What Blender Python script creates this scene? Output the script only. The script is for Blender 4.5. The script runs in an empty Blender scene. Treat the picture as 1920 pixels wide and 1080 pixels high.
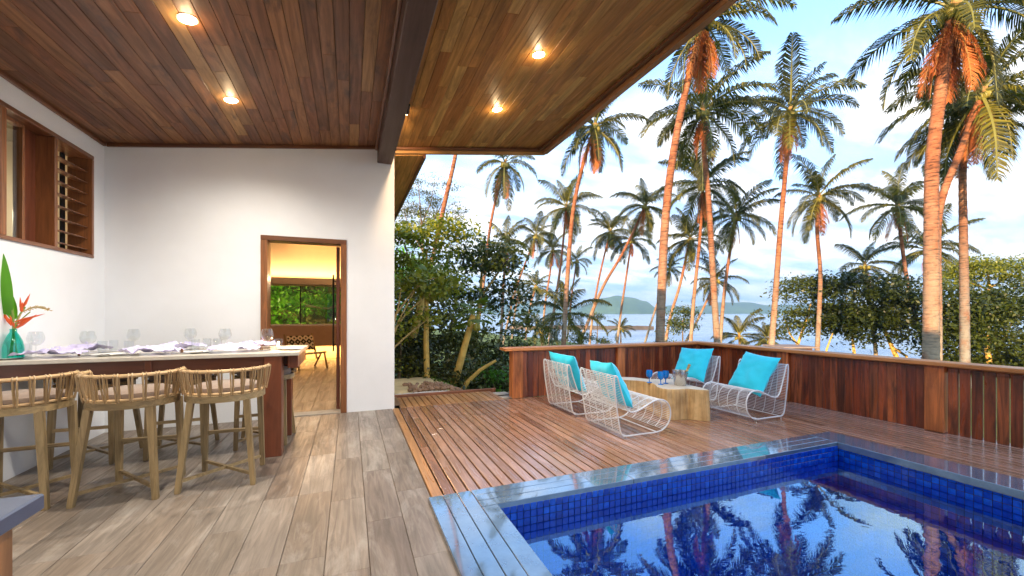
import bpy, math, random
import numpy as np
from mathutils import Vector, noise as mn

C = bpy.context.scene.collection
S = bpy.context.scene
R = math.radians
PI = math.pi

# ------------------------------------------------------------------ camera
F, H, V0 = 768.0, 1.35, 587.0
TH = math.atan2(304, 768)
cd = bpy.data.cameras.new('camera'); cam = bpy.data.objects.new('camera', cd); C.objects.link(cam)
cam.location = (0, 0, H); cam.rotation_euler = (R(90), 0, -TH)
cd.sensor_width = 36; cd.lens = 14.4; cd.shift_y = 47 / 1920; cd.clip_end = 12000; cd.clip_start = .05
S.camera = cam

# ------------------------------------------------------------------ light
SUN_EL = R(15); SUN_AZ = (-.80, -.60)              # where the sun stands
S.view_settings.view_transform = 'Standard'; S.view_settings.look = 'None'
S.view_settings.gamma = 1; S.view_settings.use_curve_mapping = False
S.view_settings.exposure = 1.9
S.cycles.use_denoising = True
S.cycles.max_bounces = 8; S.cycles.diffuse_bounces = 5; S.cycles.glossy_bounces = 4
S.cycles.transmission_bounces = 6; S.cycles.transparent_max_bounces = 12; S.cycles.volume_bounces = 0
S.cycles.sample_clamp_indirect = 6; S.cycles.caustics_reflective = False; S.cycles.caustics_refractive = False

W = bpy.data.worlds.new('World'); S.world = W; W.use_nodes = True
nt = W.node_tree; nt.nodes.clear()
def nd(t, tree=None, **k):
    n = (tree or nt).nodes.new(t)
    for a, b in k.items(): setattr(n, a, b)
    return n
out = nd('ShaderNodeOutputWorld'); bg = nd('ShaderNodeBackground'); nt.links.new(bg.outputs[0], out.inputs[0])
bg.inputs[1].default_value = .12
sky = nd('ShaderNodeTexSky', sky_type='NISHITA', sun_disc=False, sun_elevation=SUN_EL,
         sun_rotation=math.atan2(SUN_AZ[0], SUN_AZ[1]), altitude=10, air_density=1.0, dust_density=.6, ozone_density=2.5)
tc = nd('ShaderNodeTexCoord')
sx = nd('ShaderNodeSeparateXYZ'); nt.links.new(tc.outputs['Generated'], sx.inputs[0])
zz = nd('ShaderNodeMath', operation='ADD'); nt.links.new(sx.outputs[2], zz.inputs[0]); zz.inputs[1].default_value = .22
zm = nd('ShaderNodeMath', operation='MAXIMUM'); nt.links.new(zz.outputs[0], zm.inputs[0]); zm.inputs[1].default_value = .1
dx = nd('ShaderNodeMath', operation='DIVIDE'); nt.links.new(sx.outputs[0], dx.inputs[0]); nt.links.new(zm.outputs[0], dx.inputs[1])
dy = nd('ShaderNodeMath', operation='DIVIDE'); nt.links.new(sx.outputs[1], dy.inputs[0]); nt.links.new(zm.outputs[0], dy.inputs[1])
cb = nd('ShaderNodeCombineXYZ'); nt.links.new(dx.outputs[0], cb.inputs[0]); nt.links.new(dy.outputs[0], cb.inputs[1])
mp = nd('ShaderNodeMapping'); mp.inputs['Scale'].default_value = (.75, 1.5, 1); mp.inputs['Rotation'].default_value = (0, 0, R(35)); mp.inputs['Location'].default_value = (3.1, .7, 0)
nt.links.new(cb.outputs[0], mp.inputs[0])
n1 = nd('ShaderNodeTexNoise'); n1.inputs['Scale'].default_value = 1.3; n1.inputs['Detail'].default_value = 9; n1.inputs['Roughness'].default_value = .6; n1.inputs['Distortion'].default_value = .5
nt.links.new(mp.outputs[0], n1.inputs['Vector'])
# clouds thicken towards the horizon
hz = nd('ShaderNodeMapRange'); hz.inputs[1].default_value = 0; hz.inputs[2].default_value = .62; hz.inputs[3].default_value = .34; hz.inputs[4].default_value = -.05
nt.links.new(sx.outputs[2], hz.inputs[0])
ad = nd('ShaderNodeMath', operation='ADD'); nt.links.new(n1.outputs[0], ad.inputs[0]); nt.links.new(hz.outputs[0], ad.inputs[1])
cr = nd('ShaderNodeMapRange', interpolation_type='SMOOTHSTEP'); cr.inputs[1].default_value = .40; cr.inputs[2].default_value = .72
nt.links.new(ad.outputs[0], cr.inputs[0])
n2 = nd('ShaderNodeTexNoise'); n2.inputs['Scale'].default_value = 2.6; n2.inputs['Detail'].default_value = 7; n2.inputs['Roughness'].default_value = .55
nt.links.new(mp.outputs[0], n2.inputs['Vector'])
cc = nd('ShaderNodeMix', data_type='RGBA'); cc.inputs['A'].default_value = (1.8, 2.5, 3.7, 1); cc.inputs['B'].default_value = (4.4, 4.25, 4.0, 1)
cs = nd('ShaderNodeMapRange'); cs.inputs[1].default_value = .40; cs.inputs[2].default_value = .60
nt.links.new(n2.outputs[0], cs.inputs[0]); nt.links.new(cs.outputs[0], cc.inputs['Factor'])
sb = nd('ShaderNodeMix', data_type='RGBA', blend_type='MULTIPLY'); sb.inputs['Factor'].default_value = 1
sb.inputs['B'].default_value = (1.35, 1.45, 1.6, 1); nt.links.new(sky.outputs[0], sb.inputs['A'])
mx = nd('ShaderNodeMix', data_type='RGBA'); nt.links.new(cr.outputs[0], mx.inputs['Factor'])
nt.links.new(sb.outputs['Result'], mx.inputs['A']); nt.links.new(cc.outputs['Result'], mx.inputs['B'])
nt.links.new(mx.outputs['Result'], bg.inputs[0])

sl = bpy.data.lights.new('sun', 'SUN'); sl.energy = 3.2; sl.angle = R(.8); sl.color = (1, .66, .38)
so = bpy.data.objects.new('sun', sl); C.objects.link(so)
so.rotation_euler = Vector((-SUN_AZ[0] * math.cos(SUN_EL), -SUN_AZ[1] * math.cos(SUN_EL), -math.sin(SUN_EL))).to_track_quat('-Z', 'Y').to_euler()

# ------------------------------------------------------------------ helpers
sT, cT = math.sin(TH), math.cos(TH)
def at(u, v, d):
    """the place d metres ahead that the survey sighted along (u, v)"""
    l = (u - 960) / F * d
    return Vector((sT * d + cT * l, cT * d - sT * l, H + (V0 - v) / F * d))

class MB:
    def __init__(s): s.v = []; s.f = []; s.m = []; s.mi = 0
    def add(s, vs, fs):
        o = len(s.v); s.v.extend([tuple(a) for a in vs]); s.f.extend([tuple(i + o for i in q) for q in fs]); s.m.extend([s.mi] * len(fs)); return s
    def box(s, x0, x1, y0, y1, z0, z1):
        return s.add([(x0,y0,z0),(x1,y0,z0),(x1,y1,z0),(x0,y1,z0),(x0,y0,z1),(x1,y0,z1),(x1,y1,z1),(x0,y1,z1)],
              [(0,3,2,1),(4,5,6,7),(0,1,5,4),(1,2,6,5),(2,3,7,6),(3,0,4,7)])
    def cbox(s, x0, x1, y0, y1, z0, z1, c=.004):
        """box with all edges chamfered"""
        P = []; idx = {}
        X, Y, Z = (x0, x1), (y0, y1), (z0, z1); sg = (1, -1)
        for i in (0,1):
            for j in (0,1):
                for k in (0,1):
                    for ax in (0,1,2):
                        p = [X[i] + (0 if ax == 0 else sg[i]*c), Y[j] + (0 if ax == 1 else sg[j]*c), Z[k] + (0 if ax == 2 else sg[k]*c)]
                        idx[(i,j,k,ax)] = len(P); P.append(p)
        f = []
        for a in (0,1):
            q = [(a,0,0),(a,1,0),(a,1,1),(a,0,1)]; f.append([idx[t+(0,)] for t in (q if a else q[::-1])])
            q = [(0,a,0),(0,a,1),(1,a,1),(1,a,0)]; f.append([idx[t+(1,)] for t in (q if a else q[::-1])])
            q = [(0,0,a),(1,0,a),(1,1,a),(0,1,a)]; f.append([idx[t+(2,)] for t in (q if a else q[::-1])])
        for i in (0,1):
            for j in (0,1):
                f.append([idx[(i,j,0,0)], idx[(i,j,1,0)], idx[(i,j,1,1)], idx[(i,j,0,1)]])
                f.append([idx[(i,0,j,0)], idx[(i,1,j,0)], idx[(i,1,j,2)], idx[(i,0,j,2)]])
                f.append([idx[(0,i,j,1)], idx[(1,i,j,1)], idx[(1,i,j,2)], idx[(0,i,j,2)]])
        for i in (0,1):
            for j in (0,1):
                for k in (0,1): f.append([idx[(i,j,k,a)] for a in (0,1,2)])
        return s.add(P, f)
    def tube(s, pts, r, n=8, closed=False, cap=True, sq=False):
        pts = [Vector(p) for p in pts]; N = len(pts)
        rr = list(r) if hasattr(r, '__len__') else [r] * N
        up = None; rings = []
        for i, p in enumerate(pts):
            a = pts[(i-1) % N] if (closed or i > 0) else p; b = pts[(i+1) % N] if (closed or i < N-1) else p
            t = (b - a).normalized()
            if up is None:
                up = Vector((0,0,1)) if abs(t.z) < .9 else Vector((0,1,0))
            u = (up - t * up.dot(t)).normalized(); w = t.cross(u); up = u
            off = PI/4 if sq else 0
            rings.append([p + (u*math.cos(off+2*PI*k/n) + w*math.sin(off+2*PI*k/n)) * rr[i] for k in range(n)])
        vs = [q for g in rings for q in g]; fs = []
        for i in range(N if closed else N-1):
            j = (i+1) % N
            for k in range(n): fs.append((i*n+k, i*n+(k+1)%n, j*n+(k+1)%n, j*n+k))
        if cap and not closed: fs.append(tuple(range(n))[::-1]); fs.append(tuple((N-1)*n+k for k in range(n)))
        return s.add(vs, fs)
    def lathe(s, prof, n=24, c=(0,0,0)):
        vs = []; fs = []
        for r, z in prof:
            for k in range(n): vs.append((c[0]+r*math.cos(2*PI*k/n), c[1]+r*math.sin(2*PI*k/n), c[2]+z))
        for i in range(len(prof)-1):
            for k in range(n): fs.append((i*n+k, i*n+(k+1)%n, (i+1)*n+(k+1)%n, (i+1)*n+k))
        if prof[0][0] > 1e-4: fs.append(tuple(range(n))[::-1])
        if prof[-1][0] > 1e-4: fs.append(tuple((len(prof)-1)*n+k for k in range(n)))
        return s.add(vs, fs)
    def prism(s, poly, z0, z1):
        n = len(poly)
        return s.add([(x,y,z0) for x,y in poly] + [(x,y,z1) for x,y in poly],
              [tuple(range(n))[::-1], tuple(range(n,2*n))] + [(i,(i+1)%n,n+(i+1)%n,n+i) for i in range(n)])
    def mesh(s, name, mats, smooth=False):
        me = bpy.data.meshes.new(name); me.from_pydata(s.v, [], s.f)
        for m in (mats if isinstance(mats, (list, tuple)) else [mats]): me.materials.append(m)
        if any(s.m): me.polygons.foreach_set('material_index', s.m)
        me.polygons.foreach_set('use_smooth', [smooth] * len(me.polygons)); me.update()
        if smooth: 
            try: me.set_sharp_from_angle(angle=R(40))
            except Exception: pass
        return me
    def build(s, name, mats, parent=None, smooth=False, loc=None, rot=None):
        return ob(name, s.mesh(name, mats, smooth), parent, loc, rot)

def ob(name, data, parent=None, loc=None, rot=None):
    o = bpy.data.objects.new(name, data); C.objects.link(o)
    if parent: o.parent = parent
    if loc is not None: o.location = loc
    if rot is not None: o.rotation_euler = rot
    return o
def tag(o, label, cat, group=None):
    o['label'] = label; o['category'] = cat
    if group: o['group'] = group
    return o
def kind(o, k): o['kind'] = k; return o
def thing(name, label, cat, loc=(0,0,0), rz=0, group=None):
    return tag(ob(name, None, None, loc, (0,0,rz)), label, cat, group)
def dup(o, loc, rz, label, parent=None):
    c = o.copy(); C.objects.link(c)
    if parent is None: c.location = loc; c.rotation_euler = (0,0,rz); c['label'] = label
    else: c.parent = parent
    for ch in list(o.children): dup(ch, None, None, None, c)
    return c
def link_light(name, typ, loc, energy, color, parent=None, rot=(0,0,0), **k):
    l = bpy.data.lights.new(name, typ); l.energy = energy; l.color = color
    for a, b in k.items(): setattr(l, a, b)
    o = bpy.data.objects.new(name, l); C.objects.link(o); o.location = loc; o.rotation_euler = rot
    if parent: o.parent = parent
    return o

# ------------------------------------------------------------------ materials
def newmat(name):
    m = bpy.data.materials.new(name); m.use_nodes = True; t = m.node_tree; t.nodes.clear()
    o = t.nodes.new('ShaderNodeOutputMaterial'); b = t.nodes.new('ShaderNodeBsdfPrincipled'); t.links.new(b.outputs[0], o.inputs[0])
    return m, t, b, o
def rgba(c): return (c[0], c[1], c[2], 1)
def ramp(t, cols, fac=None, const=False):
    r = t.nodes.new('ShaderNodeValToRGB'); e = r.color_ramp.elements
    n = len(cols)
    for i, c in enumerate(cols):
        p = i / (n-1) if not (isinstance(c, tuple) and len(c) == 2) else c[0]
        col = c if not (isinstance(c, tuple) and len(c) == 2) else c[1]
        if i < 2: e[i].position = p; e[i].color = rgba(col)
        else: x = e.new(p); x.color = rgba(col)
    if const: r.color_ramp.interpolation = 'CONSTANT'
    if fac is not None: t.links.new(fac, r.inputs[0])
    return r
def noise(t, vec, scale, detail=4, rough=.55, dist=0):
    n = t.nodes.new('ShaderNodeTexNoise'); n.inputs['Scale'].default_value = scale; n.inputs['Detail'].default_value = detail
    n.inputs['Roughness'].default_value = rough; n.inputs['Distortion'].default_value = dist
    t.links.new(vec, n.inputs['Vector']); return n.outputs[0]
def mrange(t, x, a, b, c, d):
    m = t.nodes.new('ShaderNodeMapRange')
    for i, q in enumerate((a,b,c,d)): m.inputs[i+1].default_value = q
    t.links.new(x, m.inputs[0]); return m.outputs[0]
def mul(t, a, b, typ='MULTIPLY', f=1):
    m = t.nodes.new('ShaderNodeMix'); m.data_type = 'RGBA'; m.blend_type = typ; m.inputs['Factor'].default_value = f
    for k, q in (('A', a), ('B', b)):
        if isinstance(q, tuple): m.inputs[k].default_value = rgba(q)
        else: t.links.new(q, m.inputs[k])
    return m.outputs['Result']
def coords(t, scale=(1,1,1), rnd=True, which='Object'):
    tcn = t.nodes.new('ShaderNodeTexCoord'); mpn = t.nodes.new('ShaderNodeMapping'); mpn.inputs['Scale'].default_value = scale
    t.links.new(tcn.outputs[which], mpn.inputs[0])
    if rnd:
        oi = t.nodes.new('ShaderNodeObjectInfo'); mu = t.nodes.new('ShaderNodeMath'); mu.operation = 'MULTIPLY'; mu.inputs[1].default_value = 173.0
        t.links.new(oi.outputs['Random'], mu.inputs[0]); cbn = t.nodes.new('ShaderNodeCombineXYZ')
        for i in range(3): t.links.new(mu.outputs[0], cbn.inputs[i])
        t.links.new(cbn.outputs[0], mpn.inputs['Location'])
    return mpn.outputs[0]
def bumpn(t, b, h, s, d=.01):
    n = t.nodes.new('ShaderNodeBump'); n.inputs['Strength'].default_value = s; n.inputs['Distance'].default_value = d
    t.links.new(h, n.inputs['Height']); t.links.new(n.outputs[0], b.inputs['Normal'])
def wood(name, cols, rough=.5, axis=1, grain=22, contrast=.45, bump=.25, blot=None, coat=0, spec=.5, rvar=.12, streak=(.75,1.15)):
    m, t, b, o = newmat(name)
    sc = [grain]*3; sc[axis] = grain/14
    v = coords(t, tuple(sc))
    g = noise(t, v, 1, 6, .6, 1.2)
    v2 = coords(t, tuple(2.2 if i != axis else .7 for i in range(3)))
    g2 = noise(t, v2, 1.5, 4, .55, .8)
    oi = t.nodes.new('ShaderNodeObjectInfo')
    base = ramp(t, cols, oi.outputs['Random']).outputs[0]
    dark = ramp(t, [(.3, (1-contrast,)*3), (.7, (1.12,)*3)], g).outputs[0]
    c = mul(t, base, dark)
    d2 = ramp(t, [(.3, (streak[0],)*3), (.75, (streak[1],)*3)], g2).outputs[0]
    c = mul(t, c, d2)
    if blot:
        v3 = coords(t, tuple(6 if i != axis else 1.4 for i in range(3)))
        f3 = mrange(t, noise(t, v3, 1, 5, .7, .6), .52, .7, 0, blot[1])
        mm = t.nodes.new('ShaderNodeMix'); mm.data_type = 'RGBA'; t.links.new(f3, mm.inputs['Factor']); t.links.new(c, mm.inputs['A']); mm.inputs['B'].default_value = rgba(blot[0]); c = mm.outputs['Result']
    t.links.new(c, b.inputs['Base Color'])
    t.links.new(mrange(t, g, .3, .7, rough+rvar, rough-rvar), b.inputs['Roughness'])
    b.inputs['Coat Weight'].default_value = coat; b.inputs['Coat Roughness'].default_value = .18; b.inputs['Specular IOR Level'].default_value = spec
    bumpn(t, b, g, bump, .004)
    return m
def plain(name, col, rough=.5, metal=0, var=.12, scale=6, bump=0, coat=0, spec=.5, sheen=0, bscale=None):
    m, t, b, o = newmat(name)
    v = coords(t); n = noise(t, v, scale, 5, .6)
    c = mul(t, tuple(col), ramp(t, [(.3, (1-var,)*3), (.7, (1+var,)*3)], n).outputs[0])
    t.links.new(c, b.inputs['Base Color']); b.inputs['Roughness'].default_value = rough; b.inputs['Metallic'].default_value = metal
    b.inputs['Coat Weight'].default_value = coat; b.inputs['Specular IOR Level'].default_value = spec; b.inputs['Sheen Weight'].default_value = sheen
    if bump: bumpn(t, b, noise(t, v, bscale or scale*8, 5, .6), bump, .004)
    return m
def leafmat(name, c1, c2, c3=None, trans=.25, rough=.45, island=True):
    m, t, b, o = newmat(name)
    gi = t.nodes.new('ShaderNodeNewGeometry')
    oi = t.nodes.new('ShaderNodeObjectInfo')
    a = t.nodes.new('ShaderNodeMath'); a.operation = 'ADD'
    t.links.new(gi.outputs['Random Per Island'], a.inputs[0]); t.links.new(oi.outputs['Random'], a.inputs[1])
    h = t.nodes.new('ShaderNodeMath'); h.operation = 'MULTIPLY'; h.inputs[1].default_value = .5; t.links.new(a.outputs[0], h.inputs[0])
    cols = [c1, c2] + ([c3] if c3 else [])
    c = ramp(t, cols, h.outputs[0]).outputs[0]
    t.links.new(c, b.inputs['Base Color']); b.inputs['Roughness'].default_value = rough
    tr = t.nodes.new('ShaderNodeBsdfTranslucent'); c2_ = mul(t, c, (1.6, 1.7, .7)); t.links.new(c2_, tr.inputs[0])
    ms = t.nodes.new('ShaderNodeMixShader'); ms.inputs[0].default_value = trans
    t.links.new(b.outputs[0], ms.inputs[1]); t.links.new(tr.outputs[0], ms.inputs[2]); t.links.new(ms.outputs[0], o.inputs[0])
    return m
def glassy(name, tint, ior=1.45, rough=0.0, base=.0):
    """thin clear glass: fresnel reflection over a tinted see-through body"""
    m, t, b, o = newmat(name); t.nodes.remove(b)
    tr = t.nodes.new('ShaderNodeBsdfTransparent'); tr.inputs[0].default_value = rgba(tint)
    gl = t.nodes.new('ShaderNodeBsdfGlossy'); gl.inputs['Roughness'].default_value = rough; gl.inputs[0].default_value = (1,1,1,1)
    lw = t.nodes.new('ShaderNodeLayerWeight'); lw.inputs[0].default_value = .5
    f0 = ((ior-1)/(ior+1))**2; pw_ = t.nodes.new('ShaderNodeMath'); pw_.operation = 'POWER'; pw_.inputs[1].default_value = 4; t.links.new(lw.outputs['Facing'], pw_.inputs[0])
    ff = mrange(t, pw_.outputs[0], 0, 1, f0, 1)
    ms = t.nodes.new('ShaderNodeMixShader'); t.links.new(ff, ms.inputs[0]); t.links.new(tr.outputs[0], ms.inputs[1]); t.links.new(gl.outputs[0], ms.inputs[2])
    t.links.new(ms.outputs[0], o.inputs[0])
    return m, t, gl, lw
def emis(name, col, st):
    m, t, b, o = newmat(name); b.inputs['Base Color'].default_value = rgba(col); b.inputs['Emission Color'].default_value = rgba(col); b.inputs['Emission Strength'].default_value = st
    return m

M = {}
M['plaster'] = plain('plaster', (.80,.825,.855), .7, var=.045, scale=1.3, bump=.22, bscale=28)
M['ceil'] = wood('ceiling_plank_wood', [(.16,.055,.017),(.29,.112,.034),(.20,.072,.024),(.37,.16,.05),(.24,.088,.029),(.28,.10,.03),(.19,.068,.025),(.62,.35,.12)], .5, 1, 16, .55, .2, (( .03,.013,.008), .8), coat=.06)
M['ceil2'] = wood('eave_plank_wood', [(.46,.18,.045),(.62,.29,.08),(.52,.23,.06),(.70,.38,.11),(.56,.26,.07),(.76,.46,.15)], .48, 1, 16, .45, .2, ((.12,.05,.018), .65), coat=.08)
M['soffit'] = wood('soffit_plank_wood', [(.70,.33,.08),(.78,.40,.11)], .5, 1, 14, .35, .15)  # glow of an eave light put into the lightened base colour
M['ceilback'] = plain('ceiling_back', (.02,.012,.008), .9)
M['trim'] = wood('trim_wood', [(.17,.06,.022),(.24,.09,.032)], .4, 1, 30, .35, .15, coat=.3)
M['trimx'] = wood('trim_wood_x', [(.16,.055,.02),(.22,.085,.03)], .4, 0, 30, .35, .15, coat=.3)
M['trimz'] = wood('trim_wood_z', [(.30,.11,.035),(.38,.15,.05)], .4, 2, 30, .45, .15, coat=.2)
M['beam'] = wood('beam_wood', [(.085,.042,.032),(.10,.05,.038)], .55, 1, 9, .35, .12, ((.05,.022,.015), .7), coat=.0)
M['fascia'] = wood('fascia_wood', [(.42,.19,.07),(.50,.24,.09)], .5, 1, 12, .3, .12)
M['fasciax'] = wood('fascia_wood_x', [(.56,.28,.08),(.62,.32,.1)], .5, 0, 12, .3, .12)
M['tile'] = wood('wood_look_tile', [(.215,.165,.125),(.275,.225,.18),(.235,.18,.135),(.31,.265,.22),(.205,.155,.12),(.255,.21,.165)], .38, 1, 26, .42, .2, ((.44,.40,.35), .5), spec=.5, rvar=.08, streak=(.72,1.2))
M['grout'] = plain('grout', (.34,.26,.17), .9)
M['deck'] = wood('deck_wood', [(.27,.12,.058),(.42,.215,.115),(.34,.155,.075),(.50,.27,.17),(.38,.175,.095)], .25, 1, 20, .45, .2, ((.46,.30,.24), .5), coat=.6, spec=.7, rvar=.06)
M['deckl'] = wood('deck_wood_light', [(.42,.19,.07),(.54,.28,.11)], .34, 1, 20, .4, .2, coat=.25)
M['under'] = plain('under_deck', (.006,.004,.003), .95)
M['fence'] = wood('fence_board_wood', [(.32,.058,.018),(.46,.105,.034),(.24,.042,.014),(.58,.16,.052),(.36,.075,.026)], .33, 2, 15, .85, .2, ((.05,.014,.008), .8), coat=.3, streak=(.5,1.35))
M['post'] = wood('fence_post_wood', [(.74,.22,.06),(.80,.28,.085)], .42, 2, 12, .7, .22, ((.20,.05,.02), .7), coat=.12, streak=(.6,1.25))
M['railx'] = wood('fence_rail_wood', [(.72,.26,.07),(.78,.31,.09)], .42, 0, 14, .45, .15, coat=.1)
M['raily'] = wood('fence_rail_wood_y', [(.72,.26,.07),(.78,.31,.09)], .42, 1, 14, .45, .15, coat=.1)
M['tablew'] = wood('table_wood', [(.13,.036,.017),(.17,.05,.022)], .38, 0, 14, .45, .12, coat=.3)
M['tablez'] = wood('table_leg_wood', [(.20,.055,.024),(.24,.07,.03)], .38, 2, 14, .45, .12, coat=.3)
M['stone_top'] = plain('table_stone', (.62,.58,.50), .22, var=.08, scale=14, coat=.2)
M['stool'] = wood('stool_wood', [(.36,.25,.115),(.43,.31,.15)], .5, 2, 26, .45, .15)
M['stoolx'] = wood('stool_wood_x', [(.36,.25,.115),(.43,.31,.15)], .5, 0, 26, .45, .15)
M['rattan'] = wood('rattan', [(.44,.29,.14),(.55,.38,.2),(.40,.26,.12)], .45, 2, 30, .3, .1)
M['rattan2'] = plain('rattan_rail', (.60,.40,.20), .42, var=.15, scale=14)
M['seatfab'] = plain('seat_fabric', (.26,.19,.145), .9, var=.1, scale=20, bump=.3, sheen=.3)
M['black'] = plain('black', (.012,.012,.013), .5)
M['white_wire'] = plain('white_wire', (.80,.80,.80), .4, var=.04)
M['aqua'] = plain('aqua_fabric', (.02,.72,.92), .8, var=.06, scale=5, bump=.3, sheen=.35, bscale=160)
M['stump'] = None
M['steel'] = plain('brushed_steel', (.62,.60,.57), .24, metal=1, var=.06)
M['gold'] = plain('gold_foil', (.75,.52,.22), .35, metal=.8)
M['darkglass'] = plain('bottle_glass', (.015,.03,.015), .1)
M['counter'] = plain('counter_stone', (.085,.105,.16), .33, var=.08, scale=30)
M['cpanel'] = wood('counter_panel_wood', [(.40,.17,.06),(.46,.2,.07)], .4, 2, 10, .5, .15, ((.2,.07,.03), .6), coat=.2)
M['napkin'] = plain('napkin_cloth', (.56,.53,.80), .85, var=.05, sheen=.3, bump=.2)
M['china'] = plain('china', (.78,.80,.78), .15, var=.02, coat=.3)
M['petal'] = plain('petal_white', (.85,.82,.70), .6, var=.03)
M['petaly'] = plain('petal_yellow', (.85,.60,.08), .6)
M['cutlery'] = plain('cutlery_steel', (.6,.55,.48), .2, metal=1)
M['napring'] = plain('napkin_ring', (.16,.07,.03), .5)
M['bleaf'] = leafmat('banana_leaf', (.07,.24,.015), (.10,.33,.02), trans=.35)
M['orange'] = plain('heliconia_orange', (.72,.10,.015), .45, var=.2, scale=14)
M['stem'] = plain('green_stem', (.22,.33,.06), .5)
M['seedst'] = plain('seed_stalk', (.5,.38,.16), .7)
M['candle'] = plain('candle_wax', (.85,.78,.62), .6)
M['flame'] = emis('flame', (1,.62,.25), 14)
M['lamp'] = emis('lamp_glow', (1,.72,.40), 26)
M['led'] = emis('led_strip', (1,.55,.18), 4)
M['lampring'] = plain('lamp_ring', (.55,.42,.28), .5)
M['room'] = plain('room_wall', (.72,.60,.42), .8, var=.03)
M['roomceil'] = plain('room_ceiling', (.66,.56,.42), .8, var=.03)
M['bulk'] = plain('bulkhead', (.42,.38,.36), .7, var=.04)
M['bench'] = plain('bench_front', (.40,.31,.27), .7, var=.06)
M['roomdark'] = plain('dark_room', (.30,.26,.19), .8, var=.06)
M['roomfloor'] = wood('room_floor_tile', [(.20,.12,.065),(.25,.15,.08),(.23,.135,.07)], .42, 1, 9, .35, .04, ((.30,.2,.12), .5))
M['sand'] = plain('sand', (.68,.53,.27), .95, var=.2, scale=2.5, bump=.5, bscale=14)
M['rock'] = plain('rock', (.28,.17,.10), .9, var=.35, scale=4, bump=.6)
M['pebble'] = plain('pebble', (.60,.56,.50), .8, var=.25, scale=9)
M['kerb'] = wood('kerb_wood', [(.30,.11,.05),(.34,.13,.06)], .6, 0, 12, .4)
M['concrete'] = plain('paving_stone', (.42,.37,.30), .85, var=.15)
M['coconut'] = plain('coconut', (.30,.27,.05), .5, var=.25, scale=3)
M['papaya'] = plain('papaya_fruit', (.35,.30,.03), .45, var=.3, scale=6)
M['hull'] = plain('breakwater_stone', (.10,.085,.07), .9, var=.4, scale=.6, bump=.8, bscale=2)
M['hutroof'] = plain('hut_roof', (.30,.24,.2), .8)
M['hutwall'] = wood('hut_wall', [(.28,.10,.05),(.33,.13,.06)], .6, 2, 10)
M['roofsheet'] = plain('roof_sheet', (.10,.10,.10), .6)
M['yellowbark'] = plain('yellow_bark', (.66,.44,.11), .75, var=.28, scale=6, bump=.7, bscale=22)
M['greybark'] = plain('grey_bark', (.20,.14,.08), .85, var=.35, scale=7, bump=.8, bscale=22)

# leaves
M['frond'] = leafmat('palm_frond', (.014,.024,.004), (.055,.062,.007), (.26,.23,.014), trans=.3, rough=.6)
M['frondd'] = leafmat('dead_frond', (.34,.085,.022), (.50,.14,.03), (.58,.24,.07), trans=.15, rough=.7)
M['rachis'] = plain('frond_rib', (.22,.22,.05), .5, var=.2)
M['fibre'] = plain('palm_fibre', (.40,.22,.07), .8, var=.3, scale=10)
M['leafa'] = leafmat('broad_leaf', (.020,.032,.006), (.055,.078,.010), (.14,.17,.02), trans=.2)
M['leafb'] = leafmat('dark_leaf', (.025,.032,.007), (.07,.080,.013), (.18,.18,.02), trans=.12)
M['leafc'] = leafmat('yellow_green_leaf', (.11,.13,.012), (.22,.25,.02), (.38,.37,.04), trans=.25)
M['leafd'] = leafmat('feathery_leaf', (.06,.07,.02), (.11,.12,.04), (.16,.16,.06), trans=.25)
M['leafp'] = leafmat('papaya_leaf', (.06,.10,.012), (.13,.19,.02), (.22,.26,.03), trans=.25)
M['hedge'] = leafmat('hedge_leaf', (.06,.20,.012), (.16,.42,.02), (.32,.62,.05), trans=.4)
M['leafg'] = leafmat('garden_leaf', (.03,.10,.008), (.07,.20,.012), (.14,.30,.02), trans=.35)

def trunk_mat():
    m, t, b, o = newmat('palm_bark')
    v = coords(t, (1,1,1)); g = noise(t, v, 2.2, 5, .65)
    v2 = coords(t, (3,3,22)); g2 = noise(t, v2, 1, 5, .72, .5)
    c = ramp(t, [(.32,(.22,.085,.035)),(.5,(.38,.14,.055)),(.68,(.44,.23,.12))], g).outputs[0]
    c = mul(t, c, ramp(t, [(.36,(.30,)*3),(.5,(1,)*3),(.7,(1.2,)*3)], g2).outputs[0])
    # patchy grey, strongest at the foot and fading out up the trunk
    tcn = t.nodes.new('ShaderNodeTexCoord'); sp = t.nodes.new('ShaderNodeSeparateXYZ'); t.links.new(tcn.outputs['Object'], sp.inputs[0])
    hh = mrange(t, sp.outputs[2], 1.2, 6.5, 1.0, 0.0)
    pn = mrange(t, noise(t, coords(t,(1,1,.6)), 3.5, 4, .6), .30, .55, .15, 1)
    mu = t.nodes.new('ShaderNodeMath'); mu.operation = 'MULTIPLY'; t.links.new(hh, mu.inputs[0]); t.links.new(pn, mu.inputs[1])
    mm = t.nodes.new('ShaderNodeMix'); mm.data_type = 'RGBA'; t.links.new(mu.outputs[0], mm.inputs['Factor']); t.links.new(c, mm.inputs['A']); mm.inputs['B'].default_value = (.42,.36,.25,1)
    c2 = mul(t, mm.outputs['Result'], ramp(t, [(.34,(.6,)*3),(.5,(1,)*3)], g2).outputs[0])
    oi = t.nodes.new('ShaderNodeObjectInfo')
    c2 = mul(t, c2, ramp(t, [(0,(.70,.80,.92)),(.35,(1.05,.98,.92)),(.7,(.85,.86,.88)),(1,(1.1,1.0,.9))], oi.outputs['Random']).outputs[0])
    t.links.new(c2, b.inputs['Base Color']); b.inputs['Roughness'].default_value = .85
    bumpn(t, b, g2, .9, .04); return m
M['bark'] = trunk_mat()

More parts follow.
